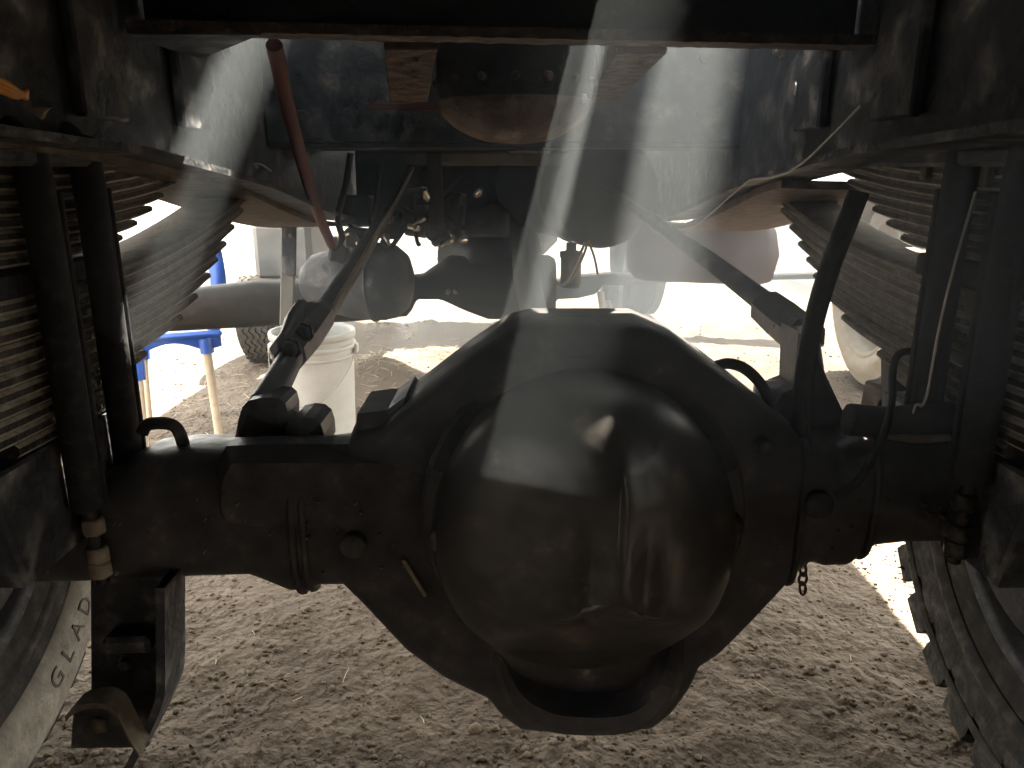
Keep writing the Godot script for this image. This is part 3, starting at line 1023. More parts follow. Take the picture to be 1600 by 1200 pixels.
func axle_pt(x: float, a: float, grow := 0.0) -> Vector3:
	var yt := level(ax_top, x)
	var yb := level(ax_bot, x)
	var hy := (yt - yb) * 0.5 + grow
	var bulge := exp(-pow((x - 0.085) / 0.24, 4))
	var hz := 0.066 + 0.010 * bulge + grow
	var e := 2.0 / lerpf(3.2, 7.0, bulge)
	return Vector3(x, (yt + yb) * 0.5 + hy * signf(sin(a)) * pow(absf(sin(a)), e), -0.845 + hz * signf(cos(a)) * pow(absf(cos(a)), e))


func rear_axle():
	var ax := holder("rear_axle", truck, "oily rear axle with its round differential housing")
	# the beam: top and bottom edges of the housing along its length
	ax_top = [Vector3(-0.7319, 0.5424, -0.85), Vector3(-0.6093, 0.5456, -0.85), Vector3(-0.4946, 0.5489, -0.85), Vector3(-0.421, 0.5893, -0.85), Vector3(-0.3753, 0.5949, -0.85), Vector3(-0.3228, 0.5941, -0.85), Vector3(-0.2216, 0.5925, -0.85), Vector3(-0.1831, 0.5957, -0.85), Vector3(-0.1784, 0.6272, -0.85), Vector3(-0.1455, 0.6311, -0.85), Vector3(-0.1294, 0.6458, -0.85), Vector3(-0.0435, 0.7116, -0.85), Vector3(-0.0022, 0.7388, -0.85), Vector3(0.0215, 0.7446, -0.85), Vector3(0.1362, 0.7446, -0.85), Vector3(0.1729, 0.7293, -0.85), Vector3(0.2182, 0.6982, -0.85), Vector3(0.2569, 0.6695, -0.85), Vector3(0.2884, 0.6442, -0.85), Vector3(0.3107, 0.628, -0.85), Vector3(0.3288, 0.6099, -0.85), Vector3(0.3594, 0.6036, -0.85), Vector3(0.388, 0.6146, -0.85), Vector3(0.5067, 0.6194, -0.85), Vector3(0.7153, 0.6194, -0.85)]
	ax_bot = [Vector3(-0.7337, 0.4267, -0.82), Vector3(-0.6109, 0.4292, -0.82), Vector3(-0.3963, 0.436, -0.82), Vector3(-0.3045, 0.4394, -0.82), Vector3(-0.2826, 0.4292, -0.82), Vector3(-0.2605, 0.4181, -0.82), Vector3(-0.2375, 0.4181, -0.82), Vector3(-0.2254, 0.4267, -0.82), Vector3(-0.1947, 0.4292, -0.82), Vector3(-0.1731, 0.4034, -0.82), Vector3(-0.1252, 0.3462, -0.82), Vector3(-0.079, 0.31, -0.82), Vector3(-0.0279, 0.2823, -0.82), Vector3(-0.012, 0.258, -0.82), Vector3(0.0121, 0.2372, -0.82), Vector3(0.0565, 0.2334, -0.82), Vector3(0.1211, 0.2334, -0.82), Vector3(0.1693, 0.2391, -0.82), Vector3(0.1923, 0.2618, -0.82), Vector3(0.2125, 0.299, -0.82), Vector3(0.2188, 0.3245, -0.82), Vector3(0.2428, 0.3426, -0.82), Vector3(0.2784, 0.386, -0.82), Vector3(0.3062, 0.4215, -0.82), Vector3(0.3333, 0.4572, -0.82), Vector3(0.3434, 0.4614, -0.82), Vector3(0.36, 0.4546, -0.82), Vector3(0.3868, 0.453, -0.82), Vector3(0.4004, 0.4655, -0.82), Vector3(0.414, 0.478, -0.82), Vector3(0.4511, 0.4822, -0.82), Vector3(0.721, 0.4855, -0.82)]
	var st := mb()
	var rows := []
	var x0 := -0.73
	while x0 < 0.74:
		var ring := []
		for j in 40:
			ring.append(axle_pt(x0, TAU * j / 40.0))
		rows.append(ring)
		x0 += 0.005
	grid(st, rows, 1)
	fan(st, rows[0], true)
	fan(st, rows[-1])
	done("axle_housing", st, M.oily, ax)
	# raised boss on the left half
	st = mb()
	plate(st, curve([Vector3(-0.3135, 0.6079, -0.777), Vector3(-0.3298, 0.5783, -0.777), Vector3(-0.3356, 0.5366, -0.777), Vector3(-0.3233, 0.5119, -0.777), Vector3(-0.285, 0.5041, -0.777), Vector3(-0.2281, 0.5017, -0.777), Vector3(-0.171, 0.5041, -0.777), Vector3(-0.1407, 0.5119, -0.777), Vector3(-0.1155, 0.5405, -0.777), Vector3(-0.1005, 0.5895, -0.777), Vector3(-0.1103, 0.6079, -0.777), Vector3(-0.2066, 0.6101, -0.777), Vector3(-0.2754, 0.6101, -0.777)], 4), Vector3(0, 0, -0.06), 0.016)
	done("boss", st, M.oily, ax)
	st = mb()
	plate(st, [Vector3(-0.1731, 0.5993, -0.8), Vector3(-0.1708, 0.641, -0.8), Vector3(-0.137, 0.6454, -0.8), Vector3(-0.1169, 0.6607, -0.8), Vector3(-0.0709, 0.5993, -0.8)], Vector3(0, 0, -0.10), 0.006)
	done("step_block", st, M.oily, ax)
	# carrier flange
	var c := Vector3(0.075, 0.5454, -0.735)
	var rf := 0.172
	st = mb()
	var fr := []
	for k in 6:
		var ring := []
		for j in 72:
			var a := TAU * j / 72.0
			var q: Array = [[0.80, -0.11], [1.0, -0.11], [1.0, -0.010], [0.975, -0.004], [0.80, 0.0], [0.79, -0.01]][k]
			var sink: float = -0.065 * smoothstep(0.55, 0.80, -sin(a)) - 0.035 * smoothstep(0.3, 0.8, sin(a))
			ring.append(c + Vector3(cos(a) * rf * q[0], sin(a) * rf * q[0], minf(q[1], 0.0) + sink if k > 1 else q[1]))
		fr.append(ring)
	grid(st, fr, 0xFFFFFFFF)
	done("carrier_flange", st, M.oily, ax)
	# the domed cover: two lobes over a lower facet
	st = mb()
	var n := FastNoiseLite.new()
	n.seed = 12
	n.frequency = 9.0
	n.fractal_octaves = 3
	var dome := []
	dome_noise = n
	for i in 41:
		var u := i / 40.0
		var ring := []
		for j in 120:
			ring.append(dome_pt(c, cos(TAU * j / 120.0) * u, sin(TAU * j / 120.0) * u))
		dome.append(ring)
	var skirt := []
	for q in dome[-1]:
		skirt.append(q + Vector3(0, 0, -0.10))
	dome.append(skirt)
	grid(st, dome, 1)
	var dc := done("differential_cover", st, M.diff, ax)
	# the raised edges where its faces meet
	for q in [[[0.14, 0.75], [0.145, 0.5], [0.14, 0.25], [0.14, -0.02]], [[0.14, -0.02], [0.02, -0.12], [-0.14, -0.22], [-0.34, -0.27]], [[0.14, -0.02], [0.22, -0.14], [0.36, -0.22], [0.54, -0.18]]]:
		var rp := []
		for k in q:
			rp.append(Vector3(k[0], k[1], 0))
		var onto := []
		for k in curve(rp, 10):
			onto.append(dome_pt(c, k.x, k.y) + Vector3(0, 0, -0.0046))
		st = mb()
		tube(st, onto, [0.002, 0.0062, 0.0062, 0.002], 10)
		done("edge_rib", st, M.diff, dc)
	# weld beads where the carrier and the tubes meet the housing, flecks of dried mud, a scraped pale stripe
	for x in [-0.245, -0.232, 0.318, 0.40]:
		st = mb()
		var dense := []
		for k in 70:
			dense.append(axle_pt(x + rng.randf_range(-1, 1) * 0.0006, lerpf(-1.4, 1.4, k / 69.0), 0.0005 + 0.0006 * rng.randf()))
		tube(st, dense, 0.0042, 7)
		done("weld_bead", st, M.oily, ax)
	st = mb()
	bar(st, at_px(629, 874, 0.767), at_px(665, 932, 0.767), 0.005, 0.003, Vector3.BACK, 0.001)
	done("scrape", st, M.dusty, ax)
	st = mb()
	for k in 130:
		var fx := rng.randf_range(60.0, 1480.0)
		var fy := rng.randf_range(770.0, 900.0) if absf(fx - 900.0) > 330.0 else rng.randf_range(820.0, 1010.0)
		if absf(fx - 905.0) < 215.0:
			continue
		var fp := at_px(fx, fy, 0.772)
		var fr2 := 0.0008 + 0.0028 * pow(rng.randf(), 3.0)
		var ring := []
		var top2 := []
		for j in 7:
			var a := TAU * j / 7.0
			var v := Vector3(cos(a), sin(a) * 0.7, 0) * fr2 * rng.randf_range(0.6, 1.3)
			ring.append(fp + v + Vector3(0, 0, -0.006))
			top2.append(fp + v * 0.6 + Vector3(0, 0, 0.0006))
		grid(st, [ring, top2], 0xFFFFFFFF)
		fan(st, top2)
	var fk := done("mud_flecks", st, M.dusty, ax)
	fk.set_meta("kind", "stuff")
	# lower lip of the banjo, standing out below the cover
	st = mb()
	var lipo := [Vector3(-0.0411, 0.3921, -0.74), Vector3(-0.0229, 0.3593, -0.74), Vector3(-0.0072, 0.3215, -0.74), Vector3(0.0219, 0.2967, -0.74), Vector3(0.0585, 0.2846, -0.74), Vector3(0.1171, 0.2837, -0.74), Vector3(0.1546, 0.2967, -0.74), Vector3(0.1779, 0.3241, -0.74), Vector3(0.1902, 0.3593, -0.74), Vector3(0.1968, 0.3921, -0.74), Vector3(0.211, 0.4123, -0.74)]
	var lip := []
	var pts := curve(lipo, 5)
	for i in pts.size():
		var t: Vector3 = (pts[mini(i + 1, pts.size() - 1)] - pts[maxi(i - 1, 0)]).normalized()
		var inn := Vector3(-t.y, t.x, 0)
		var f := sin(PI * i / (pts.size() - 1.0))
		var out := -0.035 + 0.050 * smoothstep(0.15, 0.75, f)
		var tk := 0.008 + 0.018 * smoothstep(0.2, 0.8, f)
		lip.append([pts[i] + Vector3(0, 0, -0.09), pts[i] + Vector3(0, 0, out - 0.008) - inn * 0.002, pts[i] + inn * tk * 0.4 + Vector3(0, 0, out), pts[i] + inn * tk + Vector3(0, 0, out - 0.003), pts[i] + inn * (tk + 0.002) + Vector3(0, 0, -0.09)])
	grid(st, lip, 0xFFFFFFFF, false)
	done("lower_lip", st, M.oily, ax)
	# bolts round the carrier and a few on the housing
	for q in [[690, 842, 0.728, 0.014], [1112, 705, 0.755, 0.0145], [1142, 820, 0.728, 0.013], [1105, 935, 0.728, 0.014], [735, 962, 0.728, 0.013], [705, 718, 0.752, 0.012], [1278, 788, 0.772, 0.016], [552, 852, 0.768, 0.014], [1195, 700, 0.765, 0.009]]:
		st = mb()
		var p := Vector3.ZERO
		p = at_px(q[0], q[1], q[2])
		lathe(st, [Vector2(q[3], -0.016), Vector2(q[3], 0.004), Vector2(q[3] * 0.86, 0.007), Vector2(0.0, 0.0075)], p, Vector3(0, 0.05, 1), 18, false)
		done("bolt", st, M.grime, ax)
	# torque rod brackets standing on the beam
	st = mb()
	plate(st, [Vector3(-0.3274, 0.5882, -0.84), Vector3(-0.3184, 0.6196, -0.84), Vector3(-0.3125, 0.635, -0.84), Vector3(-0.3045, 0.6427, -0.84), Vector3(-0.2925, 0.6457, -0.84), Vector3(-0.2793, 0.6465, -0.84), Vector3(-0.2677, 0.645, -0.84), Vector3(-0.2623, 0.6396, -0.84), Vector3(-0.2603, 0.6273, -0.84), Vector3(-0.2627, 0.5882, -0.84)], Vector3(0, 0, -0.07), 0.010)
	done("rod_bracket", st, M.oily, ax)
	st = mb()
	plate(st, [Vector3(-0.2618, 0.5918, -0.82), Vector3(-0.2583, 0.6171, -0.82), Vector3(-0.2504, 0.6255, -0.82), Vector3(-0.2373, 0.6285, -0.82), Vector3(-0.2259, 0.627, -0.82), Vector3(-0.2184, 0.6202, -0.82), Vector3(-0.2156, 0.6079, -0.82), Vector3(-0.2153, 0.5918, -0.82)], Vector3(0, 0, -0.08), 0.012)
	done("rod_bracket", st, M.oily, ax)
	st = mb()
	plate(st, [Vector3(0.3085, 0.5808, -0.86), Vector3(0.3094, 0.6287, -0.86), Vector3(0.3196, 0.6483, -0.86), Vector3(0.3325, 0.6537, -0.86), Vector3(0.3287, 0.7206, -0.86), Vector3(0.3379, 0.7161, -0.86), Vector3(0.3648, 0.6714, -0.86), Vector3(0.3957, 0.6168, -0.86), Vector3(0.4076, 0.5808, -0.86)], Vector3(0, 0, -0.07), 0.006)
	done("rod_bracket", st, M.oily, ax)
	# hoop on the left of the beam
	st = mb()
	tube(st, curve([Vector3(-0.4276, 0.6071, -0.84), Vector3(-0.4189, 0.6172, -0.84), Vector3(-0.3967, 0.618, -0.84), Vector3(-0.3858, 0.6102, -0.84), Vector3(-0.381, 0.5882, -0.84), Vector3(-0.3803, 0.5683, -0.84)], 5), 0.0075, 8)
	done("hoop", st, M.grime, ax)
	# right tube: a rolled dusty seam and a lug below
	st = mb()
	tube(st, curve([Vector3(0.3813, 0.6245, -0.79), Vector3(0.4039, 0.6223, -0.79), Vector3(0.4251, 0.6201, -0.79), Vector3(0.4462, 0.6186, -0.79), Vector3(0.4705, 0.6194, -0.79), Vector3(0.4882, 0.6172, -0.79)], 4), [0.002, 0.005, 0.0065, 0.0055, 0.002], 8)
	done("seam", st, M.dusty, ax)
	st = mb()
	tube(st, curve([Vector3(0.3681, 0.6366, -0.8), Vector3(0.4071, 0.6329, -0.8), Vector3(0.4487, 0.6366, -0.8), Vector3(0.4834, 0.6388, -0.8)], 4), 0.018, 10)
	done("brake_pipe_guard", st, M.oily, ax)
	# wiped patches of pale dust on the faces
	for q in [[[1390, 765, 1440, 768, 1446, 790, 1416, 796, 1390, 786], 0.7745], [[1320, 782, 1334, 786, 1330, 806, 1320, 804], 0.7745]]:
		pass
	# chain that hangs from the right of the housing
	var ch := holder("chain", truck, "short rusty chain hanging under the axle")
	var p0 := at_px(1256, 868, 0.82)
	for k in 4:
		st = mb()
		var ring := []
		for j in 17:
			var a := TAU * j / 16.0
			var v := Vector3(cos(a) * 0.0045, sin(a) * 0.008, 0)
			if k % 2:
				v = Vector3(v.x * 0.4, v.y, v.x)
			ring.append(p0 + Vector3(0.001 * k, -0.006 - 0.0125 * k, 0) + v)
		tube(st, ring, 0.0017, 6)
		done("link", st, M.rust, ch)
	# bracket that hangs below the left spring
	var lb := holder("lower_bracket", truck, "dark curved bracket hanging below the left end of the axle")
	st = mb()
	plate(st, [Vector3(-0.4901, 0.4614, -0.8), Vector3(-0.3824, 0.4581, -0.8), Vector3(-0.3958, 0.3421, -0.8), Vector3(-0.4012, 0.3154, -0.8), Vector3(-0.4209, 0.2746, -0.8), Vector3(-0.4458, 0.2253, -0.8), Vector3(-0.4574, 0.2092, -0.8), Vector3(-0.526, 0.2092, -0.8)], Vector3(0, 0, -0.014), 0.005)
	done("plate", st, M.grime, lb)
	st = mb()
	var fl := []
	for q in curve([Vector3(-0.382, 0.4614, -0.8), Vector3(-0.3898, 0.3943, -0.8), Vector3(-0.3958, 0.3421, -0.8), Vector3(-0.4022, 0.3136, -0.8), Vector3(-0.4209, 0.2746, -0.8), Vector3(-0.4493, 0.2234, -0.8)], 5):
		fl.append([q + Vector3(-0.010, 0, 0), q + Vector3(0.004, 0, 0), q + Vector3(0.004, 0, 0.055), q + Vector3(-0.006, 0.0, 0.055)])
	grid(st, fl, 0xFFFFFFFF)
	done("flange", st, M.grime, lb)
	st = mb()
	box(st, at(at_px(205, 1000, 0.785), Vector3(0, 0, 2)), Vector3(0.055, 0.022, 0.03), 0.005)
	done("spacer_block", st, M.grime, lb)
	st = mb()
	bolt(st, at_px(200, 1032, 0.79), Vector3(0, 0, 1), 0.008, 0.012)
	done("bolt", st, M.grime, lb)
	st = mb()
	plate(st, [Vector3(-0.5111, 0.2548, -0.74), Vector3(-0.4998, 0.3087, -0.74), Vector3(-0.4859, 0.3241, -0.74), Vector3(-0.4677, 0.33, -0.74), Vector3(-0.4512, 0.3291, -0.74), Vector3(-0.4401, 0.3207, -0.74), Vector3(-0.4334, 0.3001, -0.74), Vector3(-0.4246, 0.2724, -0.74), Vector3(-0.4188, 0.2601, -0.74), Vector3(-0.4239, 0.2548, -0.74)], Vector3(0, 0, -0.012), 0.004)
	done("tab", st, M.grime, lb)
	st = mb()
	var tr := []
	for q in curve([Vector3(-0.493, 0.3161, -0.735), Vector3(-0.4828, 0.3263, -0.735), Vector3(-0.4646, 0.333, -0.735), Vector3(-0.4482, 0.3322, -0.735), Vector3(-0.4373, 0.3229, -0.735), Vector3(-0.4307, 0.3025, -0.735), Vector3(-0.423, 0.2784, -0.735), Vector3(-0.4185, 0.2679, -0.735)], 4):
		tr.append([q + Vector3(0, -0.004, 0), q + Vector3(0, -0.004, 0.018), q + Vector3(0, 0.003, 0.018), q + Vector3(0, 0.003, -0.01)])
	grid(st, tr, 0xFFFFFFFF)
	done("tab_rim", st, M.hanger, lb)
	st = mb()
	lathe(st, [Vector2(0.011, 0.0), Vector2(0.011, 0.004), Vector2(0.0, 0.004)], at_px(155, 1132, 0.74), Vector3(0, 0, 1), 5, false)
	done("hole_plug", st, M.hanger, lb)


func at_px(x: float, y: float, f: float) -> Vector3:
	# a point given by its bearing from where the photographer stood and its distance ahead
	var u := (x - 800.0) / 1200.0
	var v := (600.0 - y) / 1200.0
	var t := f / (cos(0.27227) + v * sin(0.27227))
	return Vector3(u * t, EYE + t * (v * cos(0.27227) - sin(0.27227)), -f)


func torque_rods():
	# left rod
	var st := mb()
	tube(st, [Vector3(-0.2433, 0.9044, -1.92), Vector3(-0.2625, 0.8286, -1.72), Vector3(-0.2821, 0.7415, -1.42), Vector3(-0.2941, 0.6799, -1.16)], [0.009, 0.013, 0.016, 0.018], 14)
	var rod := done("torque_rod", st, M.grime, truck, "dark rod slanting down to the left of the axle")
	st = mb()
	tube(st, [Vector3(-0.2817, 0.7011, -1.13), Vector3(-0.2856, 0.6923, -1.105), Vector3(-0.2949, 0.6736, -1.05), Vector3(-0.2996, 0.6617, -1), Vector3(-0.3007, 0.6583, -0.985)], [0.016, 0.027, 0.029, 0.026, 0.014], 8, 0xFFFFFFFF)
	tube(st, [Vector3(-0.3035, 0.7101, -1.1), Vector3(-0.3029, 0.6971, -1.06), Vector3(-0.3021, 0.674, -1)], [0.011, 0.015, 0.012], 8)
	bolt(st, Vector3(-0.279, 0.6872, -1.02), Vector3(-0.4, 0.1, 1), 0.011, 0.012)
	bolt(st, Vector3(-0.2863, 0.6742, -0.98), Vector3(-0.4, 0.1, 1), 0.011, 0.012)
	done("clamp", st, M.oily, rod)
	st = mb()
	tube(st, [Vector3(-0.2945, 0.665, -1.02), Vector3(-0.2953, 0.6288, -0.88), Vector3(-0.3012, 0.6136, -0.87)], [0.016, 0.020, 0.024], 12)
	done("rod_end", st, M.oily, rod)
	st = mb()
	tube(st, curve([Vector3(-0.2391, 0.8927, -1.86), Vector3(-0.2581, 0.8005, -1.58), Vector3(-0.2668, 0.7394, -1.34), Vector3(-0.2734, 0.6978, -1.16), Vector3(-0.2841, 0.6793, -1.08)], 4), 0.004, 6)
	done("air_line", st, M.dusty, rod)
	# right rod
	st = mb()
	tube(st, [Vector3(0.2011, 0.8829, -2), Vector3(0.2874, 0.8054, -1.72), Vector3(0.3594, 0.7402, -1.4), Vector3(0.3954, 0.6978, -1.16)], [0.009, 0.012, 0.016, 0.018], 14)
	rod = done("torque_rod", st, M.grime, truck, "dark rod slanting down to the right of the axle")
	st = mb()
	tube(st, [Vector3(0.3835, 0.702, -1.17), Vector3(0.384, 0.6993, -1.14), Vector3(0.3877, 0.6906, -1.07), Vector3(0.3858, 0.6866, -0.99), Vector3(0.3872, 0.6847, -0.975)], [0.016, 0.028, 0.030, 0.028, 0.016], 8, 0xFFFFFFFF)
	bolt(st, Vector3(0.3718, 0.6938, -1.04), Vector3(0.3, 0.1, 1), 0.011, 0.012)
	done("clamp", st, M.oily, rod)
	st = mb()
	tube(st, [Vector3(0.3839, 0.6913, -1), Vector3(0.363, 0.6431, -0.92), Vector3(0.3567, 0.6062, -0.88)], [0.022, 0.026, 0.03], 12)
	done("rod_end", st, M.oily, rod)
	st = mb()
	lathe(st, [Vector2(0.0, -0.035), Vector2(0.028, -0.035), Vector2(0.034, -0.026), Vector2(0.034, 0.026), Vector2(0.028, 0.035), Vector2(0.0, 0.035)], Vector3(0.3345, 0.6194, -0.9), Vector3(1, 0.1, 0.2), 24, false)
	done("rod_eye", st, M.oily, rod)


func wheels():
	for s in [-1.0, 1.0]:
		var w := Node3D.new()
		w.name = "wheel"
		w.set_meta("label", "rear tyre with a worn pale sidewall at the left" if s < 0 else "rear tyre with deep dusty tread lugs at the right")
		truck.add_child(w, true)
		w.position = Vector3(-0.868 if s < 0 else 0.842, 0.0, -0.86) - truck.position
		if s > 0:
			w.rotation_degrees.y = 180.0
		# own frame: +x is the side that faces the middle of the truck
		make_tyre(w, 0.505, 0.29, 0.29, "lug", M.rubber, M.black)
		# sidewall detail facing the middle
		var o := Vector3(0, 0.505, 0)
		if s < 0:
			var st := mb()
			lathe(st, [Vector2(0.372, 0.142), Vector2(0.378, 0.153), Vector2(0.40, 0.157), Vector2(0.44, 0.156), Vector2(0.470, 0.148), Vector2(0.474, 0.139)], o, Vector3.RIGHT, 96, false)
			done("sidewall", st, M.worn_rubber, w)
			st = mb()
			lathe(st, [Vector2(0.326, 0.128), Vector2(0.332, 0.142), Vector2(0.342, 0.144), Vector2(0.348, 0.132)], o, Vector3.RIGHT, 96, false)
			done("bead_ring", st, M.rubber, w)
			var letters := "GLAD"
			for k in letters.length():
				var tm := TextMesh.new()
				tm.text = letters[k]
				tm.font = SystemFont.new()
				tm.font.font_names = PackedStringArray(["Droid Sans"])
				tm.font_size = 32
				tm.pixel_size = 0.0014
				tm.depth = 0.006
				var l := MeshInstance3D.new()
				l.name = "letter"
				l.mesh = tm
				l.material_override = M.pale_rubber
				var a := deg_to_rad(65.0 - 5.6 * k)
				var rr := 0.41
				# the angle runs below the axle towards the front (-z)
				var radial := Vector3(0, -sin(a), -cos(a))
				var along := Vector3(0, cos(a), -sin(a))
				l.transform = Transform3D(Basis(along, -radial, Vector3(1, 0, 0)), o + radial * rr + Vector3(0.155, 0, 0))
				w.add_child(l, true)
		else:
			var st := mb()
			lathe(st, [Vector2(0.34, 0.14), Vector2(0.35, 0.15), Vector2(0.36, 0.148), Vector2(0.37, 0.143)], o, Vector3.RIGHT, 96, false)
			lathe(st, [Vector2(0.425, 0.146), Vector2(0.43, 0.151), Vector2(0.437, 0.150), Vector2(0.442, 0.143)], o, Vector3.RIGHT, 96, false)
			done("sidewall_rib", st, M.rubber, w)
		# unseen outer tyre and flap, added to block light from the side
		var ow := Node3D.new()
		ow.name = "wheel"
		truck.add_child(ow, true)
		ow.position = Vector3(s * 1.17, 0.0, -0.86) - truck.position
		make_tyre(ow, 0.505, 0.27, 0.29, "lug", M.rubber, M.black)
		var mf := mb()
		box(mf, at(Vector3(s * 0.86, 0.62, -0.16)), Vector3(0.66, 0.86, 0.012), 0.003)
		done("flap_light_blocker", mf, M.black, truck)
		var sd := mb()
		lathe(sd, [Vector2(0.20, 0.0), Vector2(0.205, 0.16), Vector2(0.19, 0.175), Vector2(0.07, 0.18)], o, Vector3.RIGHT, 48, false)
		done("brake_drum", sd, M.black, w)


func second_axle():
	var ax := holder("second_axle", truck, "second axle ahead, hazy grey, crossing behind the bucket")
	var top := [Vector3(-2.0669, 0.538, -2.24), Vector3(-1.1249, 0.5568, -2.24), Vector3(-0.9932, 0.5606, -2.24), Vector3(-0.7471, 0.5887, -2.24), Vector3(-0.5606, 0.585, -2.24), Vector3(-0.4854, 0.5924, -2.24), Vector3(-0.2983, 0.6036, -2.24), Vector3(-0.2609, 0.6074, -2.24), Vector3(-0.1852, 0.6591, -2.24), Vector3(0.1111, 0.6591, -2.24), Vector3(0.1864, 0.6036, -2.24), Vector3(0.3737, 0.585, -2.24), Vector3(0.5612, 0.5756, -2.24)]
	var bot := [Vector3(-2.0939, 0.4287, -2.24), Vector3(-1.1416, 0.4326, -2.24), Vector3(-1.0075, 0.4404, -2.24), Vector3(-0.7592, 0.4539, -2.24), Vector3(-0.5686, 0.4655, -2.24), Vector3(-0.4546, 0.4712, -2.24), Vector3(-0.3025, 0.4866, -2.24), Vector3(-0.2782, 0.5361, -2.24), Vector3(-0.2067, 0.5361, -2.24), Vector3(-0.1508, 0.5133, -2.24), Vector3(-0.0662, 0.4827, -2.24), Vector3(0.0757, 0.4827, -2.24), Vector3(0.1695, 0.5171, -2.24), Vector3(0.2631, 0.5361, -2.24), Vector3(0.5633, 0.5436, -2.24)]
	var st := mb()
	var rows := []
	var x0 := -1.1
	while x0 < 0.13:
		var yt := level(top, x0)
		var yb := level(bot, x0)
		var ring := []
		var hz := 0.06 + 0.08 * exp(-pow((x0 + 0.02) / 0.16, 4))
		for j in 24:
			var a := TAU * j / 24.0
			ring.append(Vector3(x0, (yt + yb) * 0.5 + (yt - yb) * 0.5 * signf(sin(a)) * pow(absf(sin(a)), 0.65), -2.24 + hz * signf(cos(a)) * pow(absf(cos(a)), 0.65)))
		rows.append(ring)
		x0 += 0.012
	grid(st, rows, 1)
	fan(st, rows[0], true)
	fan(st, rows[-1])
	done("axle_housing", st, M.grey_paint, ax)
	# brake pot with a rounded end
	st = mb()
	lathe(st, [Vector2(0.045, -0.20), Vector2(0.075, -0.17), Vector2(0.10, -0.07), Vector2(0.107, 0.0), Vector2(0.107, 0.0), Vector2(0.111, 0.0), Vector2(0.111, 0.006), Vector2(0.107, 0.006), Vector2(0.107, 0.006), Vector2(0.106, 0.03), Vector2(0.098, 0.065), Vector2(0.075, 0.092), Vector2(0.04, 0.105), Vector2(0.0, 0.108)], Vector3(-0.3802, 0.6019, -2.12), Vector3(1, 0.02, 0.12), 36)
	done("brake_pot", st, M.grime, ax)
	# differential bulge in the middle
	st = mb()
	lathe(st, [Vector2(0.0, -0.18), Vector2(0.08, -0.165), Vector2(0.13, -0.10), Vector2(0.145, 0.0), Vector2(0.145, 0.0), Vector2(0.158, 0.0), Vector2(0.158, 0.014), Vector2(0.158, 0.014), Vector2(0.12, 0.05), Vector2(0.07, 0.12), Vector2(0.05, 0.2), Vector2(0.0, 0.21)], Vector3(-0.068, 0.6434, -2.35), Vector3(0, 0.05, 1), 40)
	done("differential", st, M.grey_paint, ax)
	for k in 9:  # bright bolts stand in for light showing through a flange gap
		st = mb()
		bolt(st, at_px(700 + 12 * k, 452 + 0.9 * absf(k - 4.0), 2.14), Vector3(0, -0.3, 1), 0.006, 0.012)
		done("bolt", st, M.bright_steel, ax)
	# straps and link on its left tube
	st = mb()
	bar(st, Vector3(-0.5864, 0.7587, -2.06), Vector3(-0.5984, 0.6275, -2.06), 0.038, 0.012, Vector3.BACK, 0.002)
	var lk := done("link_plate", st, M.grime, ax)
	st = mb()
	bolt(st, Vector3(-0.5828, 0.7328, -2.052), Vector3(0, 0, 1), 0.005, 0.004)  # bright head stands in for a dot of light through a hole
	done("bolt", st, M.bright_steel, ax)
	st = mb()
	bar(st, Vector3(-0.6027, 0.6296, -2.07), Vector3(-0.6262, 0.4836, -2.1), 0.036, 0.014, Vector3.BACK, 0.002)
	done("link_plate", st, M.pale_metal, ax)
	# clutter above it: valves, brackets, short hoses
	var vb := holder("valve_block", truck, "cluster of valves and fittings above the second axle")
	for q in [[560, 372, 2.0, 0.07, 0.05], [610, 352, 1.95, 0.06, 0.06], [655, 352, 2.02, 0.07, 0.05], [690, 372, 2.05, 0.05, 0.04], [640, 318, 2.02, 0.10, 0.07], [560, 330, 2.05, 0.09, 0.08], [705, 330, 2.1, 0.07, 0.10], [760, 350, 2.15, 0.12, 0.07], [530, 390, 2.05, 0.05, 0.06]]:
		st = mb()
		box(st, at(at_px(q[0], q[1], q[2]), Vector3(rng.randf_range(-10, 10), rng.randf_range(-20, 20), rng.randf_range(-12, 12))), Vector3(q[3], q[4], 0.06), 0.008)
		done("valve", st, M.grime, vb)
	for q in [[668, 312, 0.010], [632, 348, 0.008], [655, 358, 0.008], [706, 372, 0.012], [728, 373, 0.010], [530, 371, 0.008], [580, 378, 0.008], [602, 366, 0.008], [744, 305, 0.009], [664, 340, 0.007], [615, 340, 0.007]]:
		st = mb()
		var p := at_px(q[0], q[1], 1.93)
		lathe(st, [Vector2(q[2] * 0.7, 0.0), Vector2(q[2], 0.004), Vector2(q[2], 0.018), Vector2(q[2] * 0.6, 0.022), Vector2(q[2] * 0.5, 0.04)], p, Vector3(rng.randf_range(-1, 1), rng.randf_range(-0.5, 0.6), 0.6), 8)
		done("fitting", st, M.bright_steel, vb)
	for k in 9:
		st = mb()
		var p := at_px(rng.randf_range(530, 720), rng.randf_range(300, 385), 1.95)
		var d := Vector3(rng.randf_range(-0.14, 0.14), rng.randf_range(-0.02, 0.14), rng.randf_range(-0.1, 0.05))
		tube(st, curve([p, p + d * 0.4 + Vector3(0, -0.03, 0.02), p + d], 8), 0.006, 6)
		done("hose", st, M.black, vb)


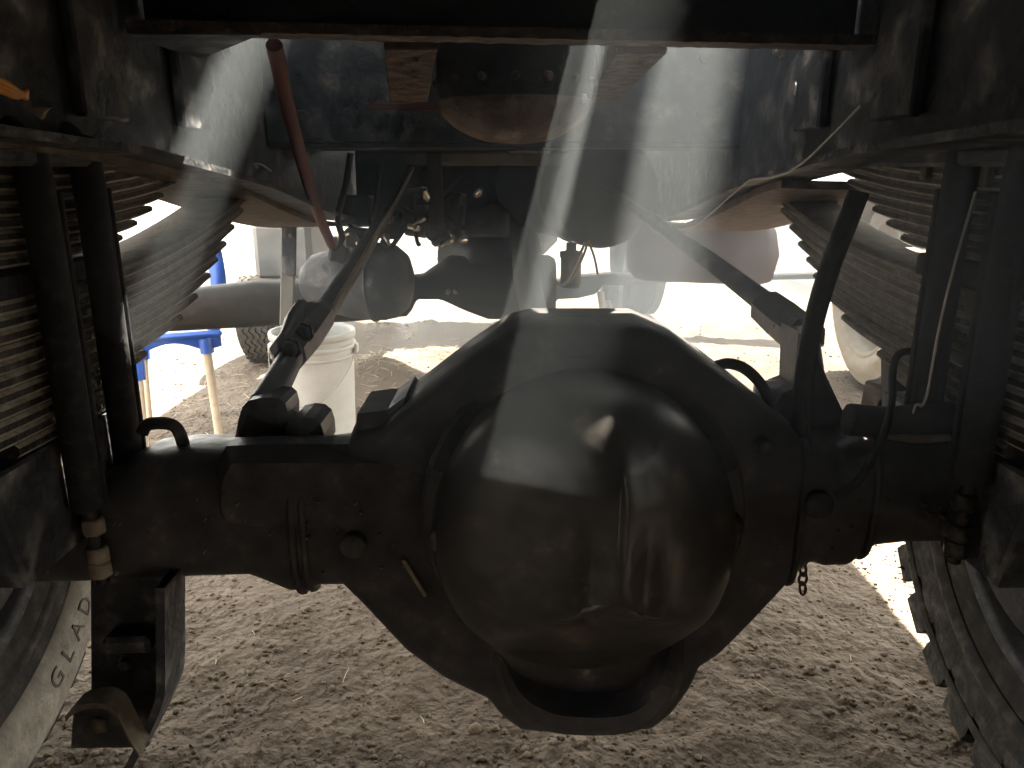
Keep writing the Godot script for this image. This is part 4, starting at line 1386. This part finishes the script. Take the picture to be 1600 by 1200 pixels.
func tanks():
	# near air tank: axis runs forward and to the left, domed end towards us
	var st := mb()
	var o := Vector3(0.237, 0.8459, -1.98)
	var ax := Vector3(0.34, -0.02, 0.94)
	lathe(st, [Vector2(0.0, 0.075), Vector2(0.05, 0.072), Vector2(0.10, 0.055), Vector2(0.128, 0.028), Vector2(0.137, 0.0), Vector2(0.137, -0.012), Vector2(0.137, -0.012), Vector2(0.141, -0.014), Vector2(0.141, -0.045), Vector2(0.141, -0.045), Vector2(0.138, -0.046), Vector2(0.138, -0.58), Vector2(0.12, -0.62), Vector2(0.0, -0.65)], o, ax, 56, false)
	var t := done("air_tank", st, M.grey_paint, truck, "round dark grey air tank with a domed end")
	st = mb()
	lathe(st, [Vector2(0.139, -0.10), Vector2(0.143, -0.10), Vector2(0.143, -0.13), Vector2(0.139, -0.13)], o, ax, 56, false)
	done("strap", st, M.dusty, t)
	st = mb()
	lathe(st, [Vector2(0.0, 0.0), Vector2(0.014, 0.0), Vector2(0.014, 0.022), Vector2(0.008, 0.03), Vector2(0.0, 0.03)], Vector3(0.3487, 0.7683, -1.92), Vector3(0.6, -0.4, 0.7), 10, false)
	done("drain_fitting", st, M.dusty, t)
	# far reddish tank lying across
	st = mb()
	var o2 := Vector3(0.4504, 0.6021, -2.95)
	lathe(st, [Vector2(0.0, -0.02), Vector2(0.06, -0.012), Vector2(0.10, 0.02), Vector2(0.112, 0.06), Vector2(0.112, 0.48), Vector2(0.10, 0.52), Vector2(0.0, 0.55)], o2, Vector3(1, -0.02, 0.12), 40, false)
	done("fuel_tank", st, M.red_tank, truck, "faded reddish tank lying across behind the air tank")
	# the pale box tank at the left
	st = mb()
	box(st, at(Vector3(-0.8432, 0.6078, -2.99)), Vector3(0.215, 0.21, 0.30), 0.02)
	var ft := done("battery_box", st, M.pale_metal, truck, "pale grey box hung outside the left frame rail")
	st = mb()
	box(st, at(Vector3(-0.8482, 0.5057, -2.98)), Vector3(0.24, 0.012, 0.34), 0.003)
	done("box_shelf", st, M.dusty, ft)
	# dark belly of gearbox and engine in the middle
	st = mb()
	box(st, at(Vector3(-0.06, 0.80, -3.3), Vector3(4, 0, 0)), Vector3(0.46, 0.36, 0.9), 0.05)
	var gb := done("gearbox", st, M.grime, truck)
	for k in 4:
		st = mb()
		box(st, at(Vector3(-0.20 + 0.10 * k, 0.612, -3.2)), Vector3(0.018, 0.03, 0.6), 0.004)
		done("gearbox_rib", st, M.grime, gb)
	st = mb()
	tube(st, [Vector3(-0.03, 0.63, -2.45), Vector3(-0.05, 0.70, -2.95)], 0.05, 16)
	done("prop_shaft", st, M.grime, truck)
	st = mb()
	box(st, at(Vector3(0.30, 0.83, -3.2)), Vector3(0.5, 0.24, 0.7), 0.03)
	done("engine_mount", st, M.grey_paint, truck)


func front_end():
	# exhaust pipe
	var st := mb()
	tube(st, curve([Vector3(0.0333, 0.7094, -2.25), Vector3(0.0376, 0.6445, -2.06), Vector3(0.0499, 0.5716, -1.98), Vector3(0.0685, 0.4994, -1.92)], 5), 0.036, 18)
	done("exhaust_pipe", st, M.pale_rubber, truck, "pale upright pipe behind the differential")
	# front axle beam
	st = mb()
	plate(st, [Vector3(0.161, 0.1591, -4.25), Vector3(0.1853, 0.2238, -4.25), Vector3(0.234, 0.3023, -4.25), Vector3(0.3716, 0.3306, -4.25), Vector3(0.5657, 0.3448, -4.25), Vector3(0.8493, 0.3306, -4.25), Vector3(1.3438, 0.3412, -4.25), Vector3(1.7662, 0.3589, -4.25), Vector3(1.771, 0.3165, -4.25), Vector3(1.3466, 0.3094, -4.25), Vector3(0.9219, 0.2987, -4.25), Vector3(0.6567, 0.281, -4.25), Vector3(0.5112, 0.281, -4.25), Vector3(0.4629, 0.231, -4.25), Vector3(0.3744, 0.2095, -4.25), Vector3(0.2569, 0.2023, -4.25), Vector3(0.2218, 0.1591, -4.25)], Vector3(0, 0, -0.11), 0.01)
	done("front_axle", st, M.grey_paint, truck)
	# front wheel
	var w := Node3D.new()
	w.name = "wheel"
	w.set_meta("label", "smooth grey front tyre in the haze right of the middle")
	truck.add_child(w, true)
	w.position = Vector3(0.80, 0.0, -4.95) - truck.position
	w.rotation_degrees.y = 180.0
	make_tyre(w, 0.50, 0.26, 0.29, "rib", M.pale_rubber, M.grey_paint)
	st = mb()
	tube(st, [Vector3(0.4967, 0.2412, -4.3), Vector3(0.5236, 0.0769, -4.3)], 0.02, 10)
	tube(st, [Vector3(0.548, 0.1785, -4.35), Vector3(0.5811, 0.0673, -4.35)], 0.014, 10)
	done("shock_absorber", st, M.dusty, truck)
	st = mb()
	box(st, at(Vector3(0.5981, 0.1565, -4.6)), Vector3(0.12, 0.22, 0.2), 0.03)
	done("steering_knuckle", st, M.grime, truck)
	# canister with wire loops
	st = mb()
	lathe(st, [Vector2(0.0, -0.05), Vector2(0.024, -0.05), Vector2(0.028, -0.04), Vector2(0.028, 0.03), Vector2(0.031, 0.032), Vector2(0.031, 0.046), Vector2(0.014, 0.05), Vector2(0.014, 0.07), Vector2(0.0, 0.07)], Vector3(0.1604, 0.6396, -2.1), Vector3.UP, 20, false)
	var cn := done("filter_canister", st, M.grime, truck)
	for q in [[[917, 372, 1.95], [905, 400, 1.97], [885, 440, 2.0], [872, 443, 2.0], [862, 425, 2.02]], [[919, 374, 1.93], [912, 398, 1.95], [893, 436, 1.96], [876, 446, 1.98], [864, 432, 1.99]], [[918, 374, 1.94], [928, 400, 1.95], [934, 428, 1.97]]]:
		st = mb()
		var pts := []
		for k in q:
			pts.append(at_px(k[0], k[1], k[2]))
		tube(st, curve(pts, 6), 0.0035, 6)
		done("wire_loop", st, M.dusty, cn)


func hoses():
	# black brake hose at the right
	var st := mb()
	tube(st, curve([Vector3(0.3507, 0.8782, -0.8), Vector3(0.343, 0.8496, -0.8), Vector3(0.3295, 0.8008, -0.8), Vector3(0.3206, 0.7537, -0.8), Vector3(0.3161, 0.7122, -0.8), Vector3(0.3157, 0.6622, -0.8), Vector3(0.3188, 0.6106, -0.8), Vector3(0.3238, 0.5688, -0.8)], 6), 0.0105, 10)
	done("brake_hose", st, M.black, truck, "black hose curving down in front of the right spring")
	st = mb()
	tube(st, curve([Vector3(0.4985, 0.6918, -0.88), Vector3(0.4648, 0.6972, -0.87), Vector3(0.4434, 0.6935, -0.86), Vector3(0.4307, 0.673, -0.84), Vector3(0.4133, 0.6549, -0.8), Vector3(0.3946, 0.6322, -0.77), Vector3(0.3739, 0.5983, -0.755), Vector3(0.3586, 0.5786, -0.75), Vector3(0.3423, 0.5677, -0.75)], 6), 0.0042, 8)
	done("brake_hose", st, M.black, truck)
	st = mb()
	tube(st, curve([Vector3(0.2281, 0.6817, -0.85), Vector3(0.2445, 0.6869, -0.85), Vector3(0.2632, 0.6824, -0.85), Vector3(0.2804, 0.6688, -0.85), Vector3(0.293, 0.6512, -0.85), Vector3(0.2984, 0.6318, -0.85)], 6), 0.0065, 10)
	done("breather_hose", st, M.black, truck)
	# fine wire over the right U-bolt
	st = mb()
	tube(st, curve([Vector3(0.404, 0.8812, -0.69), Vector3(0.3896, 0.8157, -0.68), Vector3(0.3847, 0.7581, -0.68), Vector3(0.3833, 0.704, -0.68), Vector3(0.3801, 0.6892, -0.68), Vector3(0.3746, 0.6904, -0.68), Vector3(0.3783, 0.6792, -0.69)], 6), 0.0012, 6)
	done("wire", st, M.wire, truck)
	# pale wire along the right rail
	st = mb()
	tube(st, curve([Vector3(0.3589, 0.7706, -1.62), Vector3(0.3688, 0.8209, -1.46), Vector3(0.3602, 0.8759, -1.24), Vector3(0.3634, 0.8851, -1.2), Vector3(0.3689, 0.8885, -1.14), Vector3(0.3747, 0.8975, -1.08), Vector3(0.3695, 0.9131, -1), Vector3(0.3769, 0.9385, -0.95), Vector3(0.3854, 0.9681, -0.9)], 6), 0.0017, 6)
	done("wire", st, M.wire, truck)
	# red-brown pipe at the left
	st = mb()
	tube(st, curve([Vector3(-0.3295, 1.0663, -1.15), Vector3(-0.3466, 1.0084, -1.25), Vector3(-0.365, 0.952, -1.36), Vector3(-0.3957, 0.8638, -1.55), Vector3(-0.4161, 0.7997, -1.7), Vector3(-0.4296, 0.7283, -1.85)], 5), 0.0115, 12)
	done("pipe", st, M.red_paint, truck, "thin red-brown pipe running down at the left")
	st = mb()
	tube(st, curve([Vector3(-0.3621, 0.9345, -1.8), Vector3(-0.3819, 0.8646, -1.82), Vector3(-0.4083, 0.7915, -1.84), Vector3(-0.4065, 0.7424, -1.86), Vector3(-0.434, 0.7163, -1.88)], 5), 0.008, 10)
	done("hose", st, M.black, truck)
	st = mb()
	tube(st, curve([Vector3(-0.431, 0.9031, -1.35), Vector3(-0.438, 0.9094, -1.36), Vector3(-0.4251, 0.9073, -1.36), Vector3(-0.4107, 0.8968, -1.36)], 6), 0.002, 6)
	done("wire", st, M.wire, truck)
	# orange cable ends lying on the left flange
	for k in 3:
		st = mb()
		var y := k * 7.0
		tube(st, curve([at_px(-40, 112 + y, 0.62), at_px(4, 128 + y, 0.64), at_px(26, 142 + y * 0.6, 0.66), at_px(40, 152 - k * 5, 0.68)], 6), 0.0028, 8)
		done("cable", st, M.orange, truck, "orange cable lying on the left frame flange" if k == 0 else "")
	# dried tatter of pale cloth beside them
	st = mb()
	plate(st, [Vector3(-0.3961, 0.9492, -0.67), Vector3(-0.3886, 0.9502, -0.67), Vector3(-0.3793, 0.9492, -0.67), Vector3(-0.3852, 0.9452, -0.67), Vector3(-0.3893, 0.9392, -0.67), Vector3(-0.3931, 0.9422, -0.67)], Vector3(0, 0.002, -0.006), 0.001)
	done("rag", st, M.dusty, truck)
	# plates below the right spring
	st = mb()
	plate(st, [Vector3(0.5305, 0.5547, -1.02), Vector3(0.5166, 0.6461, -1.02), Vector3(0.5259, 0.6551, -1.02), Vector3(0.5668, 0.6623, -1.02), Vector3(0.5929, 0.6623, -1.02), Vector3(0.6093, 0.5547, -1.02)], Vector3(0, 0, -0.03), 0.004)
	done("brake_shield", st, M.oily, truck)
	st = mb()
	plate(st, [Vector3(0.5438, 0.6847, -1.1), Vector3(0.5581, 0.6894, -1.1), Vector3(0.6232, 0.6894, -1.1), Vector3(0.6312, 0.6359, -1.1), Vector3(0.5577, 0.6359, -1.1)], Vector3(0, 0, -0.02), 0.004)
	done("brake_shield", st, M.grey_paint, truck)
	st = mb()
	box(st, at(Vector3(0.5635, 0.561, -1.12), Vector3(4, 20, 0)), Vector3(0.036, 0.055, 0.05), 0.004)
	var ab := done("stop_block", st, M.rust, truck)
	st = mb()
	lathe(st, [Vector2(0.0, 0.0), Vector2(0.009, 0.0), Vector2(0.010, 0.006), Vector2(0.0, 0.006)], Vector3(0.5457, 0.5656, -1.085), Vector3(0.2, 0, 1), 14, false)
	done("bolt", st, M.black, ab)


func build_haze():
	# haze added to veil the view like lens glare and show sun shafts
	for q in [[FogVolume_BALL, Vector3(1.9, 1.0, 1.5), Vector3(0.28, 0.98, -1.12), 0.42], [FogVolume_BALL, Vector3(1.9, 0.95, 2.0), Vector3(0.10, 0.80, -2.5), 0.08], [FogVolume_BOX, Vector3(16.0, 2.4, 10.0), Vector3(0, 1.15, -8.6), 0.09]]:
		var f := FogVolume.new()
		f.name = "added_haze"
		f.shape = q[0]
		f.size = q[1]
		f.position = q[2]
		var fm := FogMaterial.new()
		fm.density = q[3]
		fm.albedo = Color(0.88, 0.93, 0.97)
		f.material = fm
		f.set_meta("kind", "stuff")
		add_child(f, true)
